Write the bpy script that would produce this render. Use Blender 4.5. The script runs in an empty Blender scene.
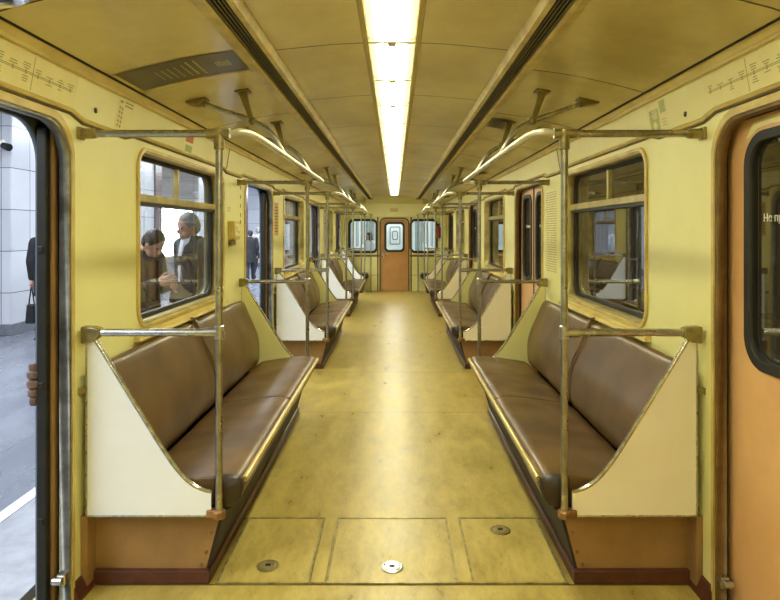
import bpy, bmesh, math, random
from mathutils import Vector, Matrix
random.seed(7)
C = bpy.context.scene.collection
PI = math.pi
EYE = 1.54            # eye height
F = 620.0             # focal length in pixels
WI = 1.33             # inner face of the side walls
PER = 4.22            # one bench + one door bay
Y0 = 2.64             # near end of the first bench
BL = 2.66             # bench length
YEND = 15.9           # end wall
YBACK = -2.2

# ------------------------------------------------------------------ materials
def lin(r, g, b):
    f = lambda c: (c/255/12.92) if c/255 <= .04045 else ((c/255+.055)/1.055)**2.4
    return (f(r), f(g), f(b), 1)

class NT:
    def __init__(s, name):
        s.m = bpy.data.materials.new(name); s.m.use_nodes = True
        s.t = s.m.node_tree; s.n = s.t.nodes; s.l = s.t.links
        s.b = s.n.get('Principled BSDF'); s.out = s.n.get('Material Output')
    def node(s, typ, **kw):
        o = s.n.new(typ)
        for k, v in kw.items(): setattr(o, k, v)
        return o
    def link(s, a, b): s.l.new(a, b)

def pmat(name, col, col2=None, scale=6, rough=.5, rough2=None, metal=0, bump=0, bscale=40, stretch=(1, 1, 1), coat=0, spec=.5, lo=.35, hi=.65):
    N = NT(name); b = N.b
    b.inputs['Base Color'].default_value = col; b.inputs['Roughness'].default_value = rough
    b.inputs['Metallic'].default_value = metal; b.inputs['Coat Weight'].default_value = coat
    b.inputs['Specular IOR Level'].default_value = spec
    tc = N.node('ShaderNodeTexCoord'); mp = N.node('ShaderNodeMapping'); mp.inputs['Scale'].default_value = stretch
    N.link(tc.outputs['Object'], mp.inputs['Vector'])
    if col2:
        nz = N.node('ShaderNodeTexNoise'); nz.inputs['Scale'].default_value = scale; nz.inputs['Detail'].default_value = 2 if 'vinyl' in name else 6
        nz.inputs['Roughness'].default_value = .62
        N.link(mp.outputs[0], nz.inputs['Vector'])
        rp = N.node('ShaderNodeValToRGB'); rp.color_ramp.elements[0].position = lo; rp.color_ramp.elements[1].position = hi
        rp.color_ramp.elements[0].color = col; rp.color_ramp.elements[1].color = col2
        N.link(nz.outputs['Fac'], rp.inputs['Fac']); N.link(rp.outputs[0], b.inputs['Base Color'])
        if rough2 is not None:
            mr = N.node('ShaderNodeMapRange'); mr.inputs['From Min'].default_value = lo; mr.inputs['From Max'].default_value = hi
            mr.inputs['To Min'].default_value = rough; mr.inputs['To Max'].default_value = rough2
            N.link(nz.outputs['Fac'], mr.inputs['Value']); N.link(mr.outputs[0], b.inputs['Roughness'])
    if bump:
        n2 = N.node('ShaderNodeTexNoise'); n2.inputs['Scale'].default_value = bscale; n2.inputs['Detail'].default_value = 3
        N.link(mp.outputs[0], n2.inputs['Vector'])
        bp = N.node('ShaderNodeBump'); bp.inputs['Strength'].default_value = bump; bp.inputs['Distance'].default_value = .02
        N.link(n2.outputs['Fac'], bp.inputs['Height']); N.link(bp.outputs[0], b.inputs['Normal'])
    return N.m

def seam_mat(name, col, col2, period, offset, rough, scale=1.2, seam=.006, bump=.1, spec=.5):
    """painted sheet panels with a dark joint every `period` metres along the car"""
    m = pmat(name, col, col2, scale=scale, rough=rough, bump=bump, bscale=1.6, stretch=(1.2, .8, 1.2), spec=spec)
    t = m.node_tree; n = t.nodes; l = t.links; b = n['Principled BSDF']
    tc = [x for x in n if x.type == 'TEX_COORD'][0]
    sp = n.new('ShaderNodeSeparateXYZ'); l.new(tc.outputs['Object'], sp.inputs[0])
    a = n.new('ShaderNodeMath'); a.operation = 'SUBTRACT'; a.inputs[1].default_value = offset - period*20; l.new(sp.outputs['Y'], a.inputs[0])
    md = n.new('ShaderNodeMath'); md.operation = 'MODULO'; md.inputs[1].default_value = period; l.new(a.outputs[0], md.inputs[0])
    lt = n.new('ShaderNodeMath'); lt.operation = 'LESS_THAN'; lt.inputs[1].default_value = seam*2; l.new(md.outputs[0], lt.inputs[0])
    mx = n.new('ShaderNodeMix'); mx.data_type = 'RGBA'
    src = b.inputs['Base Color'].links[0].from_socket
    l.new(lt.outputs[0], mx.inputs['Factor']); l.new(src, mx.inputs['A']); mx.inputs['B'].default_value = lin(70, 55, 22)
    l.new(mx.outputs['Result'], b.inputs['Base Color'])
    return m

def emat(name, col, st):
    N = NT(name); b = N.b
    b.inputs['Base Color'].default_value = col
    b.inputs['Emission Color'].default_value = col; b.inputs['Emission Strength'].default_value = st
    return N.m

def glass_mat(name, tint, ior=1.7, dust=None, dustf=0.0):
    N = NT(name); N.n.remove(N.b)
    tr = N.node('ShaderNodeBsdfTransparent'); tr.inputs['Color'].default_value = tint
    gl = N.node('ShaderNodeBsdfGlossy'); gl.inputs['Roughness'].default_value = .015
    fr = N.node('ShaderNodeFresnel'); fr.inputs['IOR'].default_value = ior
    # a single pane seen from either side
    geo = N.node('ShaderNodeNewGeometry')
    mx = N.node('ShaderNodeMixShader')
    vm = N.node('ShaderNodeMix'); vm.data_type = 'FLOAT'
    N.link(geo.outputs['Backfacing'], vm.inputs['Factor'])
    vm.inputs['A'].default_value = ior; vm.inputs['B'].default_value = 1/ior
    f2 = N.node('ShaderNodeMath', operation='MULTIPLY'); 
    ly = N.node('ShaderNodeLayerWeight')
    # symmetric Schlick term from the facing weight
    dt = N.node('ShaderNodeVectorMath', operation='DOT_PRODUCT')
    N.link(geo.outputs['Normal'], dt.inputs[0]); N.link(geo.outputs['Incoming'], dt.inputs[1])
    ab = N.node('ShaderNodeMath', operation='ABSOLUTE'); N.link(dt.outputs['Value'], ab.inputs[0])
    om = N.node('ShaderNodeMath', operation='SUBTRACT'); om.inputs[0].default_value = 1; N.link(ab.outputs[0], om.inputs[1])
    pw = N.node('ShaderNodeMath', operation='POWER'); N.link(om.outputs[0], pw.inputs[0]); pw.inputs[1].default_value = 3.2
    r0 = ((ior-1)/(ior+1))**2*1.8
    ma = N.node('ShaderNodeMath', operation='MULTIPLY_ADD'); N.link(pw.outputs[0], ma.inputs[0]); ma.inputs[1].default_value = 1-r0; ma.inputs[2].default_value = r0
    for x in (fr, vm, f2, ly): N.n.remove(x)
    N.link(ma.outputs[0], mx.inputs[0]); N.link(tr.outputs[0], mx.inputs[1]); N.link(gl.outputs[0], mx.inputs[2])
    last = mx
    if dust:
        df = N.node('ShaderNodeBsdfDiffuse'); df.inputs['Color'].default_value = dust
        m2 = N.node('ShaderNodeMixShader'); m2.inputs[0].default_value = dustf
        N.link(mx.outputs[0], m2.inputs[1]); N.link(df.outputs[0], m2.inputs[2]); last = m2
    N.link(last.outputs[0], N.out.inputs['Surface'])
    return N.m

M = {}
M['wall'] = pmat('yellow_wall_paint', lin(234, 229, 158), lin(226, 219, 142), scale=1.3, rough=.42, bump=.04, bscale=5)
M['frieze'] = pmat('pale_yellow_frieze', lin(240, 235, 172), lin(232, 224, 152), scale=1.6, rough=.4)
M['mould'] = pmat('yellow_moulding', lin(222, 200, 118), lin(188, 162, 84), scale=5, rough=.4)
M['cove'] = pmat('tan_cove', lin(226, 208, 140), lin(206, 186, 116), scale=4, rough=.4)
M['ceil_out'] = seam_mat('ceiling_outer_panels', lin(222, 208, 146), lin(186, 170, 108), 1.13, 1.95, .22, bump=.3)
M['ceil_in'] = seam_mat('ceiling_inner_panels', lin(226, 212, 150), lin(190, 174, 112), 1.1, 2.86, .28, bump=.3)
M['vent'] = pmat('vent_tan', lin(212, 194, 124), lin(180, 160, 96), scale=7, rough=.45)
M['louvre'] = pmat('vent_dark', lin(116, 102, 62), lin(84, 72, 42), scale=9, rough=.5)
M['dark'] = pmat('dark_gap', lin(22, 19, 12), rough=.8)
M['rubber'] = pmat('black_rubber', lin(22, 21, 16), lin(34, 32, 22), scale=14, rough=.55)
M['steel'] = pmat('worn_steel', lin(212, 212, 206), lin(180, 178, 168), scale=20, rough=.24, rough2=.34, metal=1)
M['rail'] = pmat('rail_steel', lin(188, 186, 170), lin(152, 148, 128), scale=18, rough=.26, rough2=.38, metal=1)
M['overrail'] = pmat('overhead_rail_pale', lin(226, 224, 200), lin(200, 196, 164), scale=9, rough=.3, rough2=.4, metal=.5)
M['fitting'] = pmat('cast_fitting', lin(168, 154, 100), lin(128, 116, 72), scale=25, rough=.36, metal=.5)
M['hanger'] = pmat('hanger_olive', lin(140, 124, 66), lin(112, 98, 50), scale=14, rough=.4, metal=.4)
M['clamp'] = pmat('copper_clamp', lin(164, 126, 78), lin(126, 90, 50), scale=30, rough=.45, metal=.35)
M['panel_cool_lit'] = pmat('cool_lit_white_partition', lin(238, 240, 240), lin(230, 232, 230), scale=2, rough=.35)  # left near panels: cool platform light put into the white base colour
M['panel'] = pmat('white_partition', lin(240, 236, 214), lin(232, 226, 198), scale=2, rough=.35)
M['edge'] = pmat('chrome_edge', lin(222, 222, 214), lin(160, 156, 140), scale=26, rough=.22, metal=1)
M['vinyl'] = pmat('brown_vinyl', lin(112, 84, 40), lin(88, 64, 28), scale=2.2, rough=.30, rough2=.40, bump=.06, bscale=3, spec=.6)
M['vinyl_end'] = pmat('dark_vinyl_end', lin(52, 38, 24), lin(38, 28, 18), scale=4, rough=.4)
M['vinyl_seat'] = pmat('brown_vinyl_seat', lin(106, 78, 36), lin(82, 58, 26), scale=2.4, rough=.32, rough2=.46, bump=.14, bscale=6, spec=.55)
M['seattrim'] = pmat('brass_seat_strip', lin(236, 218, 150), lin(206, 184, 112), scale=3, rough=.3, metal=.8)
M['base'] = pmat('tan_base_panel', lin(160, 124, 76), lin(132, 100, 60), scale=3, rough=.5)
M['board'] = pmat('dark_aisle_board', lin(44, 31, 26), lin(32, 23, 20), scale=6, rough=.65)
M['skirt'] = pmat('maroon_skirting', lin(98, 54, 38), lin(74, 40, 30), scale=9, rough=.35)
M['orange'] = pmat('orange_brown_door', lin(226, 180, 122), lin(212, 162, 106), scale=2.2, rough=.4, bump=.03)
M['enddoor'] = pmat('brown_end_door', lin(190, 140, 78), lin(174, 124, 66), scale=2, rough=.4)
M['doormetal'] = pmat('grey_door_frame', lin(150, 150, 142), lin(92, 90, 80), scale=9, rough=.42, metal=.6)
M['doortan'] = pmat('brown_door_frame', lin(132, 104, 58), lin(100, 78, 42), scale=9, rough=.5, metal=.2)
M['bluegrey'] = pmat('car_body_blue_grey', lin(96, 108, 116), lin(80, 90, 98), scale=4, rough=.4)
M['alu'] = pmat('window_gold_bar', lin(196, 180, 116), lin(156, 140, 82), scale=5, rough=.38, metal=.45)
M['glass'] = glass_mat('clear_pane', (.86, .88, .86, 1), 1.5, (.6, .6, .5, 1), .02)
M['glassr'] = glass_mat('dark_side_pane', (.7, .7, .6, 1), 1.95, (.5, .45, .25, 1), .03)
M['glassend'] = glass_mat('end_pane', (.92, .95, .95, 1), 1.35)
M['white'] = pmat('white_print', lin(238, 236, 222), rough=.5)
M['print'] = pmat('olive_print', lin(168, 160, 96), rough=.6)
M['printdark'] = pmat('dark_print', lin(82, 74, 36), rough=.6)
M['paper'] = pmat('pale_sticker', lin(238, 230, 164), lin(232, 220, 150), scale=5, rough=.45)
M['green'] = pmat('green_sticker', lin(186, 194, 122), lin(172, 180, 106), scale=20, rough=.5)
M['red'] = pmat('red_sticker', lin(206, 120, 74), rough=.5)
M['brownposter'] = pmat('tan_poster', lin(202, 160, 84), lin(190, 146, 74), scale=20, rough=.5)
M['advert'] = pmat('dark_advert', lin(92, 82, 42), lin(72, 63, 30), scale=5, rough=.3)
M['adprint'] = pmat('advert_print', lin(206, 192, 130), rough=.5)
M['trough'] = pmat('lamp_trough_tan', lin(190, 176, 110), rough=.5)
M['bracket'] = pmat('lamp_bracket_white', lin(246, 248, 226), rough=.4)
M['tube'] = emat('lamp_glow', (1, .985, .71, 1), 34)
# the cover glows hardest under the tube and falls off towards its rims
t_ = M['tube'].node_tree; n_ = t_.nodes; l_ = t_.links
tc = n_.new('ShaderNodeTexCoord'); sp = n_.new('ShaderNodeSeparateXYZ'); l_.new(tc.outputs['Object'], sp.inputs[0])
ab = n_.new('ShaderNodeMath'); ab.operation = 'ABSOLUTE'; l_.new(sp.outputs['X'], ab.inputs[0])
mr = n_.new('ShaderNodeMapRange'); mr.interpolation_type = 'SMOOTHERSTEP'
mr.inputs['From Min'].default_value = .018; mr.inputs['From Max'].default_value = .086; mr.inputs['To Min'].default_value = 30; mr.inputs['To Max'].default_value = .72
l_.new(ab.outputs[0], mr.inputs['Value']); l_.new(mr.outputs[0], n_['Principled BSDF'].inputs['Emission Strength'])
M['tubenext'] = emat('next_car_lamp_glow', (.93, .98, 1, 1), 12)
M['tubecool'] = emat('cool_lamp_glow', (.88, .95, 1, 1), 11)
M['extred'] = pmat('extinguisher_red', lin(140, 40, 26), rough=.35)
M['black'] = pmat('black_plastic', lin(24, 24, 24), rough=.4)
M['chrome'] = pmat('chrome', lin(225, 225, 225), lin(190, 190, 190), scale=9, rough=.12, metal=1)
M['cyan'] = pmat('blue_lens', lin(70, 98, 150), lin(40, 60, 100), scale=9, rough=.15)
# floor linoleum
N = NT('linoleum_floor'); b = N.b
tc = N.node('ShaderNodeTexCoord')
mp = N.node('ShaderNodeMapping'); mp.inputs['Scale'].default_value = (1, .35, 1); N.link(tc.outputs['Object'], mp.inputs[0])
n1 = N.node('ShaderNodeTexNoise'); n1.inputs['Scale'].default_value = 8; n1.inputs['Detail'].default_value = 9; n1.inputs['Roughness'].default_value = .7; N.link(mp.outputs[0], n1.inputs['Vector'])
r1 = N.node('ShaderNodeValToRGB'); r1.color_ramp.elements[0].position = .34; r1.color_ramp.elements[1].position = .66
r1.color_ramp.elements[0].color = lin(152, 132, 62); r1.color_ramp.elements[1].color = lin(192, 170, 90)
N.link(n1.outputs['Fac'], r1.inputs['Fac'])
n2 = N.node('ShaderNodeTexNoise'); n2.inputs['Scale'].default_value = 70; n2.inputs['Detail'].default_value = 6; N.link(mp.outputs[0], n2.inputs['Vector'])
r2 = N.node('ShaderNodeValToRGB'); r2.color_ramp.elements[0].position = .30; r2.color_ramp.elements[1].position = .42
r2.color_ramp.elements[0].color = (.45, .42, .3, 1); r2.color_ramp.elements[1].color = (1, 1, 1, 1); N.link(n2.outputs['Fac'], r2.inputs['Fac'])
mu = N.node('ShaderNodeMix', data_type='RGBA', blend_type='MULTIPLY'); mu.inputs['Factor'].default_value = .3
N.link(r1.outputs[0], mu.inputs['A']); N.link(r2.outputs[0], mu.inputs['B'])
# transverse joints in the sheets
sp = N.node('ShaderNodeSeparateXYZ'); N.link(tc.outputs['Object'], sp.inputs[0])
last = mu.outputs['Result']
for yy, wd in ((2.70, .006), (3.318, .006), (5.27, .004), (6.77, .006), (9.0, .005), (10.7, .006), (12.9, .006), (13.4, .006)):
    a = N.node('ShaderNodeMath', operation='SUBTRACT'); a.inputs[1].default_value = yy; N.link(sp.outputs['Y'], a.inputs[0])
    ab = N.node('ShaderNodeMath', operation='ABSOLUTE'); N.link(a.outputs[0], ab.inputs[0])
    lt = N.node('ShaderNodeMath', operation='LESS_THAN'); lt.inputs[1].default_value = wd; N.link(ab.outputs[0], lt.inputs[0])
    mx = N.node('ShaderNodeMix', data_type='RGBA'); N.link(lt.outputs[0], mx.inputs['Factor']); N.link(last, mx.inputs['A']); mx.inputs['B'].default_value = lin(92, 74, 26)
    last = mx.outputs['Result']
N.link(last, b.inputs['Base Color'])
mr = N.node('ShaderNodeMapRange'); mr.inputs['From Min'].default_value = .3; mr.inputs['From Max'].default_value = .7; mr.inputs['To Min'].default_value = .25; mr.inputs['To Max'].default_value = .42
N.link(n1.outputs['Fac'], mr.inputs['Value']); N.link(mr.outputs[0], b.inputs['Roughness'])
bp = N.node('ShaderNodeBump'); bp.inputs['Strength'].default_value = .12; bp.inputs['Distance'].default_value = .01
n3 = N.node('ShaderNodeTexNoise'); n3.inputs['Scale'].default_value = 9; N.link(tc.outputs['Object'], n3.inputs['Vector'])
N.link(n3.outputs['Fac'], bp.inputs['Height']); N.link(bp.outputs[0], b.inputs['Normal'])
M['floor'] = N.m
# platform
def slab_mat(name, c1, c2, mort, sx, sz, rough, msize=.006):
    N = NT(name); b = N.b; b.inputs['Roughness'].default_value = rough
    tc = N.node('ShaderNodeTexCoord'); br = N.node('ShaderNodeTexBrick')
    br.offset = 0; br.inputs['Scale'].default_value = 1; br.inputs['Brick Width'].default_value = sx; br.inputs['Row Height'].default_value = sz
    br.inputs['Mortar Size'].default_value = msize; br.inputs['Color1'].default_value = c1; br.inputs['Color2'].default_value = c2; br.inputs['Mortar'].default_value = mort
    sp = N.node('ShaderNodeSeparateXYZ'); cb = N.node('ShaderNodeCombineXYZ'); ad = N.node('ShaderNodeMath', operation='ADD')
    N.link(tc.outputs['Object'], sp.inputs[0]); N.link(sp.outputs['X'], ad.inputs[0]); N.link(sp.outputs['Y'], ad.inputs[1])
    N.link(ad.outputs[0], cb.inputs['X']); N.link(sp.outputs['Z'], cb.inputs['Y']); N.link(cb.outputs[0], br.inputs['Vector'])
    nz = N.node('ShaderNodeTexNoise'); nz.inputs['Scale'].default_value = 3; nz.inputs['Detail'].default_value = 8; N.link(tc.outputs['Object'], nz.inputs['Vector'])
    rp = N.node('ShaderNodeValToRGB'); rp.color_ramp.elements[0].color = (.7, .7, .72, 1); rp.color_ramp.elements[1].color = (1, 1, 1, 1); N.link(nz.outputs['Fac'], rp.inputs['Fac'])
    mu = N.node('ShaderNodeMix', data_type='RGBA', blend_type='MULTIPLY'); mu.inputs['Factor'].default_value = .5
    N.link(br.outputs['Color'], mu.inputs['A']); N.link(rp.outputs[0], mu.inputs['B']); N.link(mu.outputs['Result'], b.inputs['Base Color'])
    return N.m
M['marble'] = slab_mat('white_marble_slabs', lin(208, 210, 218), lin(196, 199, 207), lin(96, 98, 106), .62, .62, .25)
M['plinth'] = pmat('grey_stone_plinth', lin(118, 122, 130), lin(96, 100, 108), scale=12, rough=.3)
M['plat'] = pmat('grey_granite_platform', lin(116, 120, 132), lin(94, 98, 110), scale=2.5, rough=.2, rough2=.34, stretch=(1, .4, 1))
M['platlight'] = pmat('paler_edge_stone', lin(158, 160, 168), lin(132, 134, 142), scale=6, rough=.4)
M['line'] = pmat('white_platform_line', lin(244, 244, 246), rough=.5)
M['purple'] = pmat('dark_porphyry', lin(112, 96, 104), lin(88, 76, 84), scale=8, rough=.25)
M['hallwall'] = pmat('white_hall_wall', lin(236, 238, 242), lin(222, 224, 230), scale=1, rough=.4)
M['tunnel'] = pmat('dark_tunnel', lin(34, 30, 22), lin(22, 20, 15), scale=2, rough=.8)
M['nextwall'] = pmat('pale_next_car', lin(226, 232, 230), lin(210, 218, 214), scale=1.5, rough=.4)
M['nextgrey'] = pmat('grey_next_car', lin(160, 166, 164), lin(134, 142, 140), scale=4, rough=.4)
# people
M['skin'] = pmat('skin', lin(206, 160, 134), lin(192, 142, 116), scale=9, rough=.5)
M['greyhair'] = pmat('grey_hair', lin(158, 156, 152), lin(112, 110, 108), scale=40, rough=.6)
M['darkhair'] = pmat('dark_hair', lin(40, 32, 28), lin(24, 19, 17), scale=40, rough=.5)
M['darkcoat'] = pmat('dark_coat', lin(40, 40, 44), lin(28, 28, 32), scale=12, rough=.8)
M['brownjacket'] = pmat('dark_brown_jacket', lin(64, 52, 48), lin(44, 36, 34), scale=12, rough=.8)
M['shirt'] = pmat('white_shirt', lin(236, 236, 240), lin(222, 222, 228), scale=9, rough=.7)
M['palejacket'] = pmat('pale_grey_jacket', lin(190, 194, 206), lin(164, 168, 182), scale=14, rough=.7)
M['jeans'] = pmat('dark_trousers', lin(46, 50, 62), lin(34, 36, 46), scale=12, rough=.8)
M['shoe'] = pmat('dark_shoes', lin(24, 22, 22), rough=.5)
M['ribbed'] = pmat('brown_ribbed_rubber', lin(128, 104, 96), lin(86, 68, 62), scale=22, rough=.6)

# ------------------------------------------------------------------ helpers
def tag(o, label=None, cat=None, group=None, kind=None):
    if label: o['label'] = label
    if cat: o['category'] = cat
    if group: o['group'] = group
    if kind: o['kind'] = kind
    return o

def thing(name, label, cat, loc=(0, 0, 0), group=None, kind=None):
    o = bpy.data.objects.new(name, None); C.objects.link(o); o.location = loc; o.empty_display_size = .1
    return tag(o, label, cat, group, kind)

class MB:
    def __init__(s): s.bm = bmesh.new()
    def box(s, c, d, rot=None):
        r = bmesh.ops.create_cube(s.bm, size=1)
        mt = Matrix.Translation(c) @ (rot.to_4x4() if rot else Matrix()) @ Matrix.Diagonal((d[0], d[1], d[2], 1))
        bmesh.ops.transform(s.bm, matrix=mt, verts=r['verts']); return s
    def span(s, a, b):
        return s.box([(a[i]+b[i])/2 for i in range(3)], [abs(b[i]-a[i]) for i in range(3)])
    def tube(s, pts, r, seg=12, cap=True, flat=None):
        pts = [Vector(p) for p in pts]; n = len(pts)
        rr = r if isinstance(r, (list, tuple)) else [r]*n
        rings = []; t0 = (pts[1]-pts[0]).normalized()
        up = Vector((0, 0, 1)) if abs(t0.z) < .95 else Vector((0, 1, 0))
        nx = t0.cross(up).normalized()
        for i, p in enumerate(pts):
            if i == 0: t = pts[1]-pts[0]
            elif i == n-1: t = pts[-1]-pts[-2]
            else: t = (pts[i+1]-p).normalized()+(p-pts[i-1]).normalized()
            t.normalize(); nx = (nx-t*nx.dot(t)).normalized(); ny = t.cross(nx)
            rings.append([s.bm.verts.new(p+(nx*math.cos(2*PI*k/seg)+ny*math.sin(2*PI*k/seg))*rr[i]) for k in range(seg)])
        for i in range(n-1):
            for k in range(seg):
                s.bm.faces.new((rings[i][k], rings[i][(k+1) % seg], rings[i+1][(k+1) % seg], rings[i+1][k]))
        if cap:
            s.bm.faces.new(rings[0][::-1]); s.bm.faces.new(rings[-1])
        return s
    def loft(s, rings, cap=True, closed=True):
        R = [[s.bm.verts.new(p) for p in r] for r in rings]
        n = len(R[0])
        for i in range(len(R)-1):
            for k in range(n if closed else n-1):
                s.bm.faces.new((R[i][k], R[i][(k+1) % n], R[i+1][(k+1) % n], R[i+1][k]))
        if cap and closed:
            s.bm.faces.new(R[0][::-1]); s.bm.faces.new(R[-1])
        return s
    def prism_y(s, prof, ya, yb):       # profile of (x,z) pulled along the car
        return s.loft([[(x, ya, z) for x, z in prof], [(x, yb, z) for x, z in prof]])
    def prism_x(s, prof, xa, xb):
        return s.loft([[(xa, y, z) for y, z in prof], [(xb, y, z) for y, z in prof]])
    def strip_y(s, prof, ya, yb):       # open profile pulled along the car
        return s.loft([[(x, ya, z) for x, z in prof], [(x, yb, z) for x, z in prof]], cap=False, closed=False)
    def lathe(s, c, prof, axis='z', seg=24):
        rings = []
        for r, h in prof:
            ring = []
            for k in range(seg):
                a = 2*PI*k/seg; u, v = r*math.cos(a), r*math.sin(a)
                p = {'z': (u, v, h), 'x': (h, u, v), 'y': (u, h, v)}[axis]
                ring.append((c[0]+p[0], c[1]+p[1], c[2]+p[2]))
            rings.append(ring)
        return s.loft(rings)
    def ball(s, c, d, seg=16, rot=None):
        r = bmesh.ops.create_uvsphere(s.bm, u_segments=seg, v_segments=max(8, seg*2//3), radius=1)
        mt = Matrix.Translation(c) @ (rot.to_4x4() if rot else Matrix()) @ Matrix.Diagonal((d[0], d[1], d[2], 1))
        bmesh.ops.transform(s.bm, matrix=mt, verts=r['verts']); return s
    def build(s, name, mat, parent=None, smooth=False, bevel=0, sub=0, angle=40):
        bmesh.ops.recalc_face_normals(s.bm, faces=s.bm.faces)
        if parent is not None and tuple(parent.location) != (0, 0, 0):
            off = Vector((0, 0, 0)); q = parent
            while q is not None: off += q.location; q = q.parent
            bmesh.ops.translate(s.bm, verts=s.bm.verts, vec=-off)
        elif parent is not None and parent.parent is not None:
            off = Vector((0, 0, 0)); q = parent
            while q is not None: off += q.location; q = q.parent
            bmesh.ops.translate(s.bm, verts=s.bm.verts, vec=-off)
        me = bpy.data.meshes.new(name); s.bm.to_mesh(me); s.bm.free()
        me.materials.append(M[mat] if isinstance(mat, str) else mat)
        o = bpy.data.objects.new(name, me); C.objects.link(o)
        if parent is not None: o.parent = parent
        if smooth:
            for p in me.polygons: p.use_smooth = True
            me.set_sharp_from_angle(angle=math.radians(angle))
        if bevel:
            m = o.modifiers.new('bevel', 'BEVEL'); m.width = bevel; m.segments = 2; m.limit_method = 'ANGLE'; m.angle_limit = .6
        if sub:
            m = o.modifiers.new('sub', 'SUBSURF'); m.levels = sub; m.render_levels = sub
        return o

def kids(o): return [c for c in bpy.data.objects if c.parent == o]
def dup(root, loc=None, label=None, parent=None):
    c = root.copy(); C.objects.link(c)
    if parent is not None: c.parent = parent
    if loc is not None: c.location = loc
    if label: c['label'] = label
    for ch in list(root.children): dup(ch, None, None, c)
    return c

def rrect(u0, v0, u1, v1, r, n=8):
    if not isinstance(r, (list, tuple)): r = [r]*4       # bl, br, tr, tl
    pts = []
    for (cu, cv, a0, rr) in ((u0+r[0], v0+r[0], PI, r[0]), (u1-r[1], v0+r[1], 1.5*PI, r[1]), (u1-r[2], v1-r[2], 0, r[2]), (u0+r[3], v1-r[3], .5*PI, r[3])):
        if rr < 1e-6: pts.append((cu, cv)); continue
        for k in range(n+1):
            a = a0+k/n*PI/2; pts.append((cu+rr*math.cos(a), cv+rr*math.sin(a)))
    return pts

def sheet(name, loops, w0, w1, mp, mat, parent=None):
    """flat sheet with holes: loops in (u,v), thickness from w0 to w1, mp maps (u,v,w) to world"""
    cu = bpy.data.curves.new('t', 'CURVE'); cu.dimensions = '2D'; cu.fill_mode = 'BOTH'; cu.extrude = abs(w1-w0)/2
    for lp in loops:
        s = cu.splines.new('POLY'); s.points.add(len(lp)-1); s.use_cyclic_u = True
        for p, (u, v) in zip(s.points, lp): p.co = (u, v, 0, 1)
    ob = bpy.data.objects.new('t', cu); C.objects.link(ob)
    dg = bpy.context.evaluated_depsgraph_get()
    me0 = ob.evaluated_get(dg).to_mesh()
    mb = MB(); mb.bm.from_mesh(me0); ob.to_mesh_clear()
    bpy.data.objects.remove(ob); bpy.data.curves.remove(cu)
    wm = (w0+w1)/2
    for v in mb.bm.verts: v.co = Vector(mp(v.co.x, v.co.y, wm+v.co.z))
    bmesh.ops.remove_doubles(mb.bm, verts=mb.bm.verts, dist=1e-5)
    return mb.build(name, mat, parent)

def side(s): return lambda u, v, w: (s*w, u, v)       # u along the car, v up, w out from the middle
def endm(u, v, w): return (u, w, v)                   # u across, v up, w along
LR = {-1: 'left', 1: 'right'}

def text(name, body, size, mat, loc, rot, parent, ext=.0006, align='LEFT'):
    cu = bpy.data.curves.new(name, 'FONT'); cu.body = body; cu.size = size; cu.extrude = ext; cu.align_x = align
    ob = bpy.data.objects.new('t', cu); C.objects.link(ob)
    me = bpy.data.meshes.new_from_object(ob.evaluated_get(bpy.context.evaluated_depsgraph_get()))
    bpy.data.objects.remove(ob)
    me.transform(Matrix.Translation(Vector(loc)) @ rot.to_4x4())
    mb = MB(); mb.bm.from_mesh(me); bpy.data.meshes.remove(me)
    return mb.build(name, mat, parent)

def smoothpath(pts, n=8):
    P = [Vector(p) for p in pts]; P = [P[0]*2-P[1]]+P+[P[-1]*2-P[-2]]
    out = []
    for i in range(1, len(P)-2):
        for k in range(n):
            t = k/n; a, b, c, d = P[i-1], P[i], P[i+1], P[i+2]
            out.append(.5*((2*b)+(c-a)*t+(2*a-5*b+4*c-d)*t*t+(3*b-a-3*c+d)*t**3))
    out.append(P[-2]); return out

def struct(o, label, cat): return tag(o, label, cat, None, 'structure')

# ------------------------------------------------------------------ bays
FAR = [2.56 + PER*k for k in range(4)]                 # far edge of each door bay
NEAR = [f-1.24 for f in FAR]
FARS = {-1: FAR, 1: [f-.022 for f in FAR]}; NEARS = {-1: NEAR, 1: [f-.022 for f in NEAR]}
WINY = [(3.24+PER*k, 4.83+PER*k) for k in range(3)]
WZ = (1.04, 1.97)
DTOP = 1.985

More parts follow.
